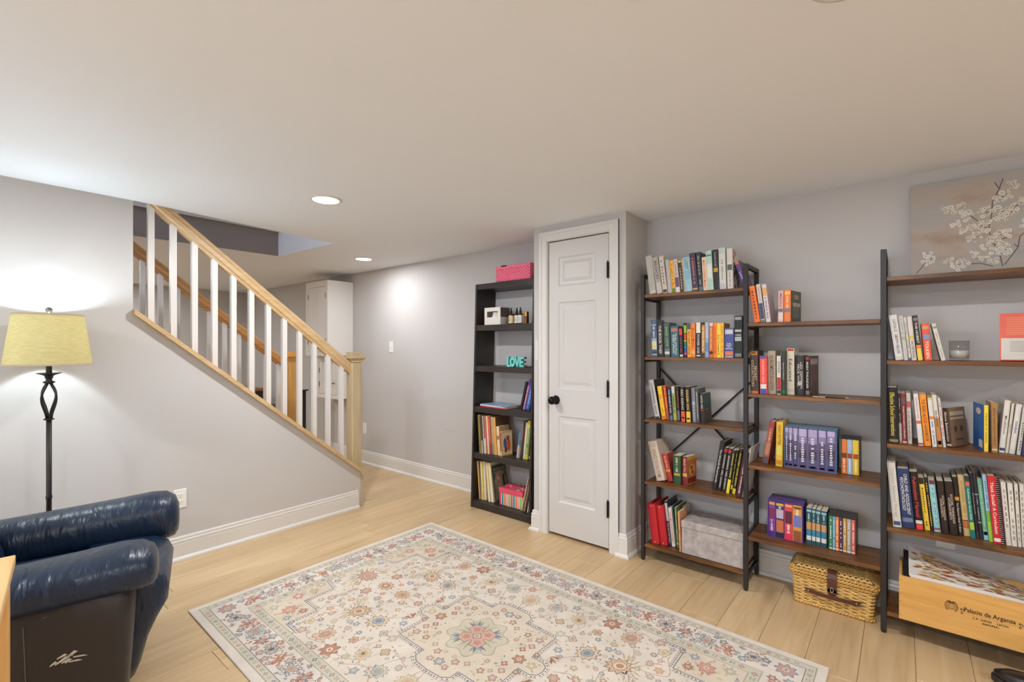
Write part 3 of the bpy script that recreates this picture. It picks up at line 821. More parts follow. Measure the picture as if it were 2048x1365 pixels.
# main border: alternating blue rosettes, rust sprays, dark clusters, on a wandering vine
def border_run(fn, length):
    seq = ['ros', 'spray', 'dark', 'leafy']; n = int(length / .088); pts = []
    for i in range(n * 2 + 1): pts.append((.028 * (1 if i % 2 else -1), length * i / (n * 2)))
    R_.curve([fn(u, v) for u, v in pts], .0028, BROWN, 2, 5)
    for i in range(n):
        v = length * (i + .5) / n; k = seq[i % 4]; u = rr.uniform(-.012, .012); x, y = fn(u, v)
        if k == 'ros':
            for j in range(8):
                a = j * PI / 4; R_.blob(x + .036 * math.cos(a), y + .036 * math.sin(a), .0105, 3, .25, a, [STEEL, SLATE][j % 2], 3, 9); R_.blob(x + .036 * math.cos(a), y + .036 * math.sin(a), .005, 3, 0, a, PALE, 4, 7)
            R_.flower(x, y, .021, 8, (SLATE, TAN, ROSE), lay=5)
        elif k == 'spray':
            for j in range(9):
                a = rr.uniform(0, 2 * PI); R_.leaf(x + .012 * math.cos(a), y + .012 * math.sin(a), rr.uniform(.022, .04), .012, a, [RUST, ROSE, (196, 136, 112)][j % 3], 3)
            R_.flower(x, y, .014, 5, (BROWN, RUST, TAN), lay=6)
        elif k == 'dark':
            for j in range(6):
                a = j * PI / 3 + .3; R_.blob(x + .021 * math.cos(a), y + .021 * math.sin(a), .0125, 5, .2, a, GREYB, 3, 14); R_.blob(x + .021 * math.cos(a), y + .021 * math.sin(a), .0085, 5, .2, a, (206, 200, 196), 4, 14)
                R_.blob(x + .021 * math.cos(a), y + .021 * math.sin(a), .003, 5, .2, a, NAVY, 5, 8)
            R_.blob(x, y, .010, 5, .2, 0, NAVY, 6, 14)
        else:
            for j in range(8):
                a = j * PI / 4 + .2; R_.leaf(x + .008 * math.cos(a), y + .008 * math.sin(a), .03, .013, a, [BROWN, RUST, SLATE, ROSE][j % 4], 3)
            R_.flower(x, y, .013, 6, (NAVY, ROSE, SAND), lay=6)
        for j in range(11):
            a = rr.uniform(0, 2 * PI); q = fn(rr.uniform(-.056, .056), v + rr.uniform(-.045, .045))
            R_.leaf(q[0], q[1], .02, .009, a, rr.choice([OLIVE, SLATE, RUST, BROWN, ROSE]), 2)
border_run(lambda u, v: (.6405 + u, v), .6405 + dy - .07)
border_run(lambda u, v: (v, .6405 + dy + u), .57)
R_.flower(.645, .645 + dy, .034, 8, (SLATE, ROSE, SAND), lay=4)
# corner pieces and stepped outlines
STEP = [(.5305, .655), (.516, .665), (.516, .752), (.362, .756), (.362, .888), (.200, .890), (.184, .985), (.165, 1.000), (.165, .9955)]
R_.poly([(.5305, .655), (.516, .665), (.516, .752), (.362, .756), (.362, .888), (.200, .890), (.184, .992), (.170, .9949), (.5305, .9949)], (214, 201, 181), 2)
def dotted(path, col=NAVY):
    R_.line(path, .0035, col, 4)
    off = .010
    for (x0, y0), (x1, y1) in zip(path, path[1:]):
        d = math.hypot(x1 - x0, y1 - y0); n = max(1, int(d / .014)); nx, ny = -(y1 - y0) / d, (x1 - x0) / d
        for i in range(n):
            t = (i + .5) / n; R_.blob(x0 + (x1 - x0) * t + nx * off, y0 + (y1 - y0) * t + ny * off, .0042, 3, 0, 0, col, 4, 5)
        R_.line([(x0 + nx * off * 1.8, y0 + ny * off * 1.8), (x1 + nx * off * 1.8, y1 + ny * off * 1.8)], .0016, col, 4)
dotted(STEP[:8])
MED = [(0, .366), (.030, .360), (.046, .335), (.046, .277), (.216, .280), (.218, .107), (.262, .107), (.285, .075), (.290, 0)]
R_.poly(MED + [(0, 0)], (215, 202, 182), 2)
dotted(MED)
# central rosette
for j in range(8):
    a = j * PI / 4 + PI / 8; r = .112 if j % 2 else .118
R_.mir = [(1, 1)]; R_.fade = .30
R_.blob(0, 0, .135, 8, .12, PI / 8, OLIVE, 5, 64); R_.blob(0, 0, .129, 8, .12, PI / 8, (198, 190, 164), 6, 64)
for j in range(4):
    a = j * PI / 2 + PI / 4
    x, y = .098 * math.cos(a), .098 * math.sin(a)
    for i in range(5): R_.leaf(x * .62, y * .62, .062, .013, a + (i - 2) * .33, [SLATE, NAVY, STEEL][i % 3], 8)
    R_.blob(x * .5, y * .5, .036, 5, .15, a, BROWN, 9, 20); R_.blob(x * .5, y * .5, .032, 5, .15, a, ROSE, 10, 20); R_.blob(x * .5, y * .5, .017, 5, .15, a, RUST, 11, 20)
    a += PI / 4
    for i in range(3): R_.leaf(.03 * math.cos(a), .03 * math.sin(a), .085, .012, a + (i - 1) * .25, [OLIVE, SAGE][i % 2], 7)
R_.flower(0, 0, .017, 8, (BROWN, SAND, OLIVE), lay=12)
# field: palmettes and vines, mirrored
R_.fade = .18
R_.mir = [(1, 1), (-1, 1), (1, -1), (-1, -1)]
VC = (160, 134, 122)
def vine(*p): R_.curve(p, .0026, VC, 3)
vine((0, .545), (.07, .56), (.15, .545), (.235, .585)); vine((.235, .585), (.20, .52), (.216, .44)); vine((.235, .585), (.33, .60), (.433, .535)); vine((.433, .535), (.47, .48), (.48, .418)); vine((0, .39), (0, .545))
vine((.22, .62), (.17, .70), (.10, .73)); vine((.3, .66), (.36, .70), (.44, .69)); vine((.216, .44), (.15, .40), (.096, .342)); vine((.3, .3), (.38, .33), (.44, .27)); vine((.30, .12), (.38, .16), (.44, .12)); vine((.29, .0), (.36, .02), (.40, .0))
vine((.03, .40), (.06, .46), (.02, .50)); vine((.5, .1), (.44, .2), (.5, .3)); vine((.34, .07), (.31, .2), (.38, .24)); vine((.05, .78), (.12, .69), (.2, .64)); vine((.26, .64), (.30, .76), (.40, .72)); vine((.06, .92), (.14, .90), (.17, .96)); vine((.48, .50), (.50, .58), (.46, .64)); vine((.11, .86), (.14, .80), (.22, .79)); vine((.44, .27), (.47, .33), (.48, .418))
R_.palmette(.235, .588, .052, -2.3, (BROWN, TAN, SAND, RUST)); R_.flames(.235, .588, .062, 1.1, (186, 168, 140), 9, 3)
R_.palmette(.216, .440, .050, .6, (BROWN, SAND, STEEL, SLATE))
R_.palmette(.433, .535, .046, .4, (RUST, (214, 178, 158), OLIVE, ROSE))
R_.flower(.480, .418, .036, 7, (BROWN, RUST, SAND)); R_.flower(.10, .735, .026, 6, (BROWN, ROSE, SAND)); R_.flower(.43, .69, .022, 5, (OLIVE, SAND, TAN))
for i in range(5): R_.leaf(.096, .335, .045, .013, 2.0 + (i - 2) * .4, [BROWN, SAND, RUST][i % 3], 4, (176, 150, 130))
R_.palmette(.40, .285, .040, -.7, (OLIVE, SAND, TAN, BROWN)); R_.palmette(.425, .14, .044, .9, (SLATE, SAND, SAGE, STEEL)); R_.flower(.335, .22, .020, 4, (GREYB, TAN, SAND)); R_.flower(.485, .22, .018, 5, (SLATE, STEEL, SAND))
R_.flower(.46, .325, .017, 5, (OLIVE, SAGE, SAND)); R_.flower(.345, .50, .015, 6, (OLIVE, TAN, SAND)); R_.flower(.30, .50, .014, 5, (GREYB, STEEL, PALE)); R_.flower(.105, .62, .018, 5, (SLATE, STEEL, SAND)); R_.flower(.155, .665, .018, 6, (OLIVE, SAND, TAN))
R_.flower(.06, .64, .013, 5, (RUST, ROSE, SAND)); R_.flower(.14, .95, .016, 5, (SLATE, STEEL, PALE)); R_.flower(.30, .83, .015, 5, (OLIVE, SAGE, PALE)); R_.flower(.31, .72, .017, 6, (RUST, TAN, SAND)); R_.flower(.10, .45, .014, 5, (OLIVE, TAN, PALE)); R_.flower(.05, .49, .015, 6, (BROWN, ROSE, PALE))
R_.flower(.155, .335, .017, 6, (SLATE, STEEL, PALE)); R_.flower(.26, .34, .018, 4, (GREYB, SAND, TAN)); R_.flower(.375, .40, .020, 6, (BROWN, TAN, ROSE)); R_.flower(.33, .43, .012, 5, (SLATE, SLATE, PALE))
for (x, y, r) in ((.10, .235, .014), (.155, .235, .016), (.155, .17, .015), (.185, .24, .012), (.06, .215, .013), (.16, .10, .013), (.185, .055, .015), (.07, .285, .012), (.13, .20, .010), (.235, .045, .013)):
    R_.flower(x, y, r, rr.choice([4, 5, 6]), (rr.choice([BROWN, GREYB, OLIVE]), rr.choice([ROSE, STEEL, TAN, RUST]), PALE), lay=5)
for (x, y, r, cl) in ((.45, .86, .030, (RUST, ROSE, SAND)), (.41, .80, .018, (BROWN, RUST, SAND)), (.28, .945, .020, (OLIVE, TAN, SAND)), (.36, .955, .024, (RUST, ROSE, PALE)), (.49, .80, .016, (SLATE, STEEL, PALE)), (.49, .94, .018, (OLIVE, SAGE, PALE))):
    R_.flower(x, y, r, 7, cl, lay=5)
    for j in range(4): R_.leaf(x + r * math.cos(j * 1.6), y + r * math.sin(j * 1.6), r * .9, r * .3, j * 1.6, rr.choice([RUST, OLIVE, ROSE, TAN]), 4)
for i in range(230):
    x, y = rr.uniform(.02, .515), rr.uniform(.02, .985)
    if i % 9 == 0 and not (x < .3 and y < .38): R_.flower(x, y, rr.uniform(.009, .014), rr.choice([4, 5, 6]), (rr.choice([BROWN, GREYB, OLIVE]), rr.choice([ROSE, STEEL, TAN, SAGE]), PALE), lay=2)
    R_.leaf(x, y, rr.uniform(.012, .028), .008, rr.uniform(0, 6.28), rr.choice([OLIVE, SAGE, TAN, ROSE, SLATE, (196, 178, 150)]), 3)
R_.occ += [(0, .864, .10), (0, .70, .055), (0, .545, .055), (0, .42, .03), (.39, 0, .065), (.485, .06, .03), (0, .965, .02), (0, .245, .03), (0, .31, .02), (.225, 0, .03), (0, 0, .15)]
def inside_step(x, y):   # keep clear of the stepped outlines
    for path in (STEP[:8], MED):
        for (x0, y0), (x1, y1) in zip(path, path[1:]):
            dx, dy_ = x1 - x0, y1 - y0; t = max(0, min(1, ((x - x0) * dx + (y - y0) * dy_) / (dx * dx + dy_ * dy_ + 1e-9)))
            if math.hypot(x - x0 - t * dx, y - y0 - t * dy_) < .03: return True
    return False
R_.fade = .34
for rad in (.022, .015, .010):
    for _ in range(110):
        x, y = rr.uniform(.012, .518), rr.uniform(.012, .985)
        if inside_step(x, y) or any(math.hypot(x - a, y - b) < rad * 1.15 + c + .003 for a, b, c in R_.occ): continue
        if x < rad or y < rad: continue
        kd = rr.random(); oc = rr.choice([BROWN, GREYB, OLIVE, (150, 120, 104)]); fc = rr.choice([ROSE, STEEL, TAN, RUST, SAGE, SAND, SLATE])
        if kd < .45: R_.flower(x, y, rad * .9, rr.choice([5, 6, 7, 8]), (oc, fc, PALE), rot=rr.uniform(0, 3), lay=3)
        elif kd < .7: R_.palmette(x, y, rad * .85, rr.uniform(0, 6.28), (oc, fc, SAND, TAN), lay=3, n=8)
        else:
            R_.occ.append((x, y, rad)); a0 = rr.uniform(0, 6.28)
            for j in range(5): R_.leaf(x, y, rad * 1.05, rad * .34, a0 + (j - 2) * .55, fc if j % 2 else rr.choice([OLIVE, SAGE, TAN]), 3, oc)
            R_.curve([(x, y), (x - rad * .7 * math.cos(a0 + .4), y - rad * .7 * math.sin(a0 + .4)), (x - rad * 1.2 * math.cos(a0), y - rad * 1.2 * math.sin(a0))], .0022, oc, 2, 3)
R_.fade = .22
# the same in the main border
for rad in (.017, .012, .009):
    for _ in range(500):
        if rr.random() < .65: x, y = rr.uniform(.592, .69), rr.uniform(.01, .69 + dy)
        else: x, y = rr.uniform(.01, .69), rr.uniform(.592 + dy, .69 + dy)
        if any(math.hypot(x - a, y - b) < rad * 1.1 + c * 1.25 + .002 for a, b, c in R_.occ): continue
        oc = rr.choice([BROWN, NAVY, GREYB]); fc = rr.choice([ROSE, RUST, SLATE, STEEL, TAN])
        if rr.random() < .5: R_.flower(x, y, rad * .9, rr.choice([5, 6]), (oc, fc, PALE), rot=rr.uniform(0, 3), lay=3)
        else:
            R_.occ.append((x, y, rad)); a0 = rr.uniform(0, 6.28)
            for j in range(4): R_.leaf(x, y, rad * 1.1, rad * .4, a0 + (j - 1.5) * .6, [fc, RUST, OLIVE][j % 3], 3, oc)
R_.mir = [(1, 1), (1, -1)]
R_.palmette(0, .864, .058, PI / 2, (BROWN, ROSE, (210, 160, 140), OLIVE)); R_.flames(0, .864, .075, PI / 2, (176, 160, 134), 13, 3, 3.6)
R_.palmette(0, .700, .044, -PI / 2, (BROWN, TAN, RUST, SAND)); R_.palmette(0, .545, .042, PI / 2, (BROWN, TAN, (206, 158, 118), RUST)); R_.flower(0, .42, .020, 6, (BROWN, ROSE, SAND))
R_.flower(0, .31, .018, 5, (OLIVE, TAN, PALE)); R_.flower(0, .245, .024, 6, (BROWN, RUST, SAND)); R_.flower(0, .965, .015, 5, (OLIVE, SAGE, PALE))
R_.mir = [(1, 1), (-1, 1)]
R_.palmette(.39, 0, .050, 0, (OLIVE, SAND, TAN, ROSE)); R_.flower(.485, .06, .020, 6, (RUST, ROSE, SAND)); R_.flower(.485, -.06, .020, 6, (RUST, ROSE, SAND)); R_.flower(.225, 0, .020, 6, (BROWN, STEEL, PALE))
R_.build('woven_pattern', m_rug, rug, fix=False)

# ================================================================== RECLINER
CH = math.radians(-17)
rec = thing('recliner', 'worn navy leather recliner with rolled arms beside the floor lamp', 'armchair', (.217, 2.537, 0), (0, 0, CH))
def leather(name, rgb, rough=.38, wr=.5):
    m = bpy.data.materials.new(name); m.use_nodes = True; nt = m.node_tree; L = nt.links; N = nt.nodes.new; b = nt.nodes['Principled BSDF']
    b.inputs['Roughness'].default_value = rough
    tc = N('ShaderNodeTexCoord')
    mp = N('ShaderNodeMapping'); mp.inputs['Scale'].default_value = (26, 7, 7); L.new(tc.outputs['Object'], mp.inputs[0])
    n = N('ShaderNodeTexNoise'); n.inputs['Scale'].default_value = 1; n.inputs['Detail'].default_value = 3; n.inputs['Distortion'].default_value = .8; L.new(mp.outputs[0], n.inputs['Vector'])
    n2 = N('ShaderNodeTexNoise'); n2.inputs['Scale'].default_value = 420; L.new(tc.outputs['Object'], n2.inputs['Vector'])
    b1 = N('ShaderNodeBump'); b1.inputs['Strength'].default_value = wr; b1.inputs['Distance'].default_value = .02; L.new(n.outputs['Fac'], b1.inputs['Height'])
    b2 = N('ShaderNodeBump'); b2.inputs['Strength'].default_value = .12; b2.inputs['Distance'].default_value = .002; L.new(n2.outputs['Fac'], b2.inputs['Height']); L.new(b1.outputs[0], b2.inputs['Normal']); L.new(b2.outputs[0], b.inputs['Normal'])
    # scuffs: thin pale worn streaks
    mp2 = N('ShaderNodeMapping'); mp2.inputs['Scale'].default_value = (9, 30, 30); L.new(tc.outputs['Object'], mp2.inputs[0])
    n3 = N('ShaderNodeTexNoise'); n3.inputs['Scale'].default_value = 2.2; n3.inputs['Detail'].default_value = 8; n3.inputs['Roughness'].default_value = .7; L.new(mp2.outputs[0], n3.inputs['Vector'])
    r = N('ShaderNodeValToRGB'); r.color_ramp.elements[0].position = .69; r.color_ramp.elements[0].color = (*lin(rgb), 1); r.color_ramp.elements[1].position = .76; r.color_ramp.elements[1].color = (*lin((150, 146, 136)), 1)
    L.new(n3.outputs['Fac'], r.inputs['Fac']); L.new(r.outputs[0], b.inputs['Base Color']); return m
m_lea = leather('navy_leather', (18, 37, 60), .34); m_side = leather('dark_leather', (42, 36, 35), .42, .15)
def sup(c, r, e=(.55, .55), nu=28, nv=16, M=None):
    """superellipsoid"""
    mb = MB(); f = lambda t, p: math.copysign(abs(t) ** p, t)
    rings = []
    for i in range(1, nv):
        v = -PI / 2 + PI * i / nv
        ring = []
        for k in range(nu):
            u = 2 * PI * k / nu
            p = Vector((c[0] + r[0] * f(math.cos(v), e[0]) * f(math.cos(u), e[1]), c[1] + r[1] * f(math.cos(v), e[0]) * f(math.sin(u), e[1]), c[2] + r[2] * f(math.sin(v), e[0])))
            ring.append(M @ p if M is not None else p)
        rings.append(ring)
    return mb.loft(rings)
def arm(sgn):
    rings = []; yc = sgn * .33; fx, kz = (.045, 1.0) if sgn > 0 else (.0, .68)
    for x, zc, ry, rz in ((-.44, .47, .03, .03), (-.43, .475, .07, .06), (-.38, .485, .105, .088), (-.2, .49, .118, .098), (0, .497, .12, .102), (.2, .506, .123, .106), (.31, .512, .126, .110), (.365, .510, .122, .106), (.398, .503, .105, .09), (.412, .495, .07, .06), (.415, .49, .02, .02)):
        ring = []
        for k in range(24):
            a = 2 * PI * k / 24; cc, ss = math.cos(a), math.sin(a)
            ring.append((x + fx, yc + ry * math.copysign(abs(cc) ** .8, cc), zc + (0 if sgn > 0 else .027) + rz * kz * math.copysign(abs(ss) ** .85, ss)))
        rings.append(ring)
    return MB().loft(rings).build('arm', m_lea, rec, smooth=True)
def panel(sgn):
    rings = []
    for z, ins in ((.03, .012), (.04, .004), (.2, .002), (.38, 0), (.49, .004), (.515, .03)):
        x0, x1, y0, y1 = -.42 + ins, .355 - ins - (.49 - z) * .06, sgn * .33 - .085 + ins, sgn * .33 + .085 - ins
        ring = []; rc = .055
        for cx, cy, a0 in ((x1 - rc, y1 - rc, 0), (x0 + rc, y1 - rc, PI / 2), (x0 + rc, y0 + rc, PI), (x1 - rc, y0 + rc, 1.5 * PI)):
            for k in range(6):
                a = a0 + PI / 2 * k / 5; ring.append((cx + rc * math.cos(a), cy + rc * math.sin(a), z))
        rings.append(ring)
    return MB().loft(rings).build('side_panel', m_side, rec, smooth=True)
for sg in (1, -1):
    a_ = arm(sg); panel(sg)
    zs = [(-.40, .515), (-.2, .522), (0, .532), (.2, .545), (.3, .552), (.352, .548)]
    MB().tube([(x, -.4508, z - .012) for x, z in zs[1:-1]], .0022, 6).build('seam', m_side, a_) if sg < 0 else None
sup((.07, 0, .36), (.36, .245, .105)).build('seat_cushion', m_lea, rec, smooth=True)
fr_ = []
for z, x1, hy in ((.06, .335, .22), (.10, .35, .225), (.20, .375, .235), (.27, .405, .242), (.33, .437, .246), (.39, .442, .247), (.43, .425, .244), (.455, .385, .238), (.462, .33, .23)):
    ring = []; rc = .06; x0 = .15
    for cx, cy, a0 in ((x1 - rc, hy - rc, 0), (x0 + .02, hy - .02, PI / 2), (x0 + .02, -hy + .02, PI), (x1 - rc, -hy + rc, 1.5 * PI)):
        q = rc if cx > .2 else .02
        for k in range(6):
            a = a0 + PI / 2 * k / 5; ring.append((cx + q * math.cos(a), cy + q * math.sin(a), z))
    fr_.append(ring)
MB().loft(fr_).build('footrest', m_lea, rec, smooth=True)
Mb = Matrix.Translation((-.16, 0, .40)) @ Matrix.Rotation(math.radians(-17), 4, 'Y')
sup((0, 0, .17), (.10, .225, .20), M=Mb).build('lumbar_cushion', m_lea, rec, smooth=True)
sup((-.01, 0, .47), (.11, .235, .17), M=Mb).build('head_cushion', m_lea, rec, smooth=True)
sup((-.085, 0, .28), (.045, .25, .36), (.35, .35), M=Mb).build('back_shell', m_side, rec, smooth=True)
MB().bbox(-.40, .30, -.28, .28, .0, .06, b=.01).build('base', mat((30, 28, 28), rough=.7), rec)
# torn patch where the leather has flaked off the near side panel
tp = MB(); rt = random.Random(5)
for i in range(9):
    x, z = rt.uniform(-.03, .03), rt.uniform(-.012, .012); l = rt.uniform(.012, .04); a = rt.uniform(-.2, .5)
    tp.quad([(.17 + x, -.4162, .30 + z), (.17 + x + l * math.cos(a), -.4162, .30 + z + l * math.sin(a)), (.17 + x + l * math.cos(a) * .7, -.4162, .306 + z + l * math.sin(a)), (.17 + x, -.4162, .304 + z)])
tp.build('flaked_patch', mat((196, 188, 172), rough=.9), rec, fix=False)
MB().tube([(.08, -.4153, .44), (.085, -.4153, .30), (.09, -.4153, .10)], .0014, 6).build('seam', mat((92, 84, 80), rough=.6), rec)

# ================================================================== PINE TABLE at the left edge
tbl = thing('pine_table', 'pale pine table corner in front of the leather armchair', 'table', (.138, 1.86, 0), (0, 0, math.radians(-7.5)))
m_pine = wood('pine', (206, 164, 104), (232, 198, 144), axis=1, scale=2.6, stretch=9, rough=.45, rnd=.02, knots=.6)
m_pinez = wood('pine_leg', (200, 150, 84), (226, 184, 120), axis=2, scale=2.6, stretch=9, rough=.45, rnd=.02)
for i in range(3):
    MB().bbox(-.60 + .2 * i, -.4005 + .2 * i, -.85, 0, .726, .75, b=.002).build('top_plank', m_pine, tbl)
for (a, b) in ((-.055, -.01), (-.59, -.545)):
    for (c, d) in ((-.055, -.01), (-.84, -.795)):
        MB().bbox(a, b, c, d, 0, .7255, b=.004).build('leg', m_pinez, tbl)
MB().bbox(-.545, -.055, -.045, -.02, .62, .7255, b=.002).build('apron', m_pine, tbl); MB().bbox(-.545, -.055, -.83, -.805, .62, .7255, b=.002).build('apron', m_pine, tbl)
MB().bbox(-.045, -.02, -.795, -.055, .62, .7255, b=.002).build('apron', m_pine, tbl)

# ================================================================== THREE-BAY BOOKSHELF
m_black = mat((44, 40, 39), rough=.5, name='black_metal', metal=.2)
def rustic():
    m = wood('rustic_board', (58, 35, 15), (152, 100, 48), c3=(106, 66, 28), axis=1, scale=3.2, stretch=7, rough=.42, rnd=.05, bump=.08)
    return m
m_rust = rustic(); m_rust_e = wood('rustic_edge', (100, 62, 30), (150, 100, 52), axis=1, scale=6, stretch=4, rough=.5, rnd=.04)
SHX0, SHX1 = 2.772, 3.028
bs = thing('bookshelf', 'three bay bookshelf with black metal frames and rustic brown boards', 'bookshelf', (2.9, .36, 0))
PY = [1.239, .654, .069, -.516]
LV13 = [.101, .4875, .871, 1.253, 1.635]; LV2 = [.295, .680, 1.063, 1.443]
B = lambda o: at_world(o, bs)
for i, y in enumerate(PY):
    for x in (2.767, 3.007):
        B(MB().bbox(x, x + .022, y - .011, y + .011, .012, 1.763, b=.0015).build('post', m_black, bs))
        B(MB().lathe([(.007, 0), (.0105, .003), (.0105, .0125)], 12, (x + .011, y, 0)).build('foot', m_black, bs))
    B(MB().bbox(2.789, 3.007, y - .011, y + .011, 1.741, 1.763, b=.0015).build('top_bar', m_black, bs))
    lv = sorted(set((LV13 if i < 3 or True else []) + (LV2 if i in (1, 2) else [])))
    if i in (0, 3): lv = LV13
    for z in lv:
        B(MB().box(2.789, 3.007, y - .008, y + .008, z - .034, z - .0185).build('cross_bar', m_black, bs))
for lo, (ya, yb) in ((LV13, (PY[1], PY[0])), (LV2, (PY[2], PY[1])), (LV13, (PY[3], PY[2]))):
    for z in lo:
        s_ = B(MB().bbox(SHX0, SHX1, ya + .0115, yb - .0115, z - .018, z, b=.001).build('shelf', m_rust, bs))
        B(MB().box(SHX0 - .0006, SHX0, ya + .0116, yb - .0116, z - .0168, z - .0012).build('edge_band', m_rust_e, s_))
for (y0, z0, y1, z1) in ((1.228, 1.168, .665, .575), (.665, 1.130, 1.228, .560)):
    B(MB().tube([(3.030 + (.004 if y0 > 1 else 0), y0, z0), (3.030 + (.004 if y0 > 1 else 0), y1, z1)], .0055, 6).build('cross_brace', m_black, bs))

# ================================================================== BLACK BOOKCASE (leans back a little against the wall)
m_esp = wood('espresso_laminate', (36, 30, 28), (54, 46, 43), axis=1, scale=3, stretch=12, rough=.42, rnd=.02, bump=.05)
bc = thing('black_bookcase', 'tall narrow espresso black bookcase left of the white door', 'bookcase', (2.9, 2.43, 0))
K = .0322
def sheared(mb):
    mb.v = [(x + K * z, y, z) for x, y, z in mb.v]; return mb
BX0, BX1 = 2.794, 3.028
B2 = lambda o: at_world(o, bc)
for (a, b) in ((2.726, 2.744), (2.128, 2.146)):
    B2(sheared(MB().bbox(BX0, BX1, a, b, 0, 1.832, b=.001)).build('side_panel', m_esp, bc))
B2(sheared(MB().bbox(BX0 + .002, BX1, 2.1462, 2.7258, 1.786, 1.832, b=.001)).build('top', m_esp, bc))
for z in (1.4925, 1.158, .8235, .446):
    B2(sheared(MB().bbox(BX0 + .004, BX1 - .004, 2.1465, 2.7255, z - .046, z, b=.001)).build('shelf', m_esp, bc))
B2(sheared(MB().bbox(BX0 + .012, BX1, 2.1462, 2.7258, .030, .057, b=.001)).build('bottom_shelf', m_esp, bc))
B2(sheared(MB().bbox(BX0 + .004, BX0 + .012, 2.1462, 2.7258, .002, .056, b=.001)).build('kick_board', m_esp, bc))
m_hole = mat((16, 14, 14), rough=.8)
ph = MB()
for z in [.12 + .032 * i for i in range(8)] + [.52 + .032 * i for i in range(7)] + [.90 + .032 * i for i in range(6)] + [1.23 + .032 * i for i in range(6)] + [1.54 + .032 * i for i in range(6)]:
    ph.box(BX0 + .035, BX0 + .040, 2.7252, 2.7259, z, z + .005)
B2(sheared(ph).build('pin_holes', m_hole, bc))

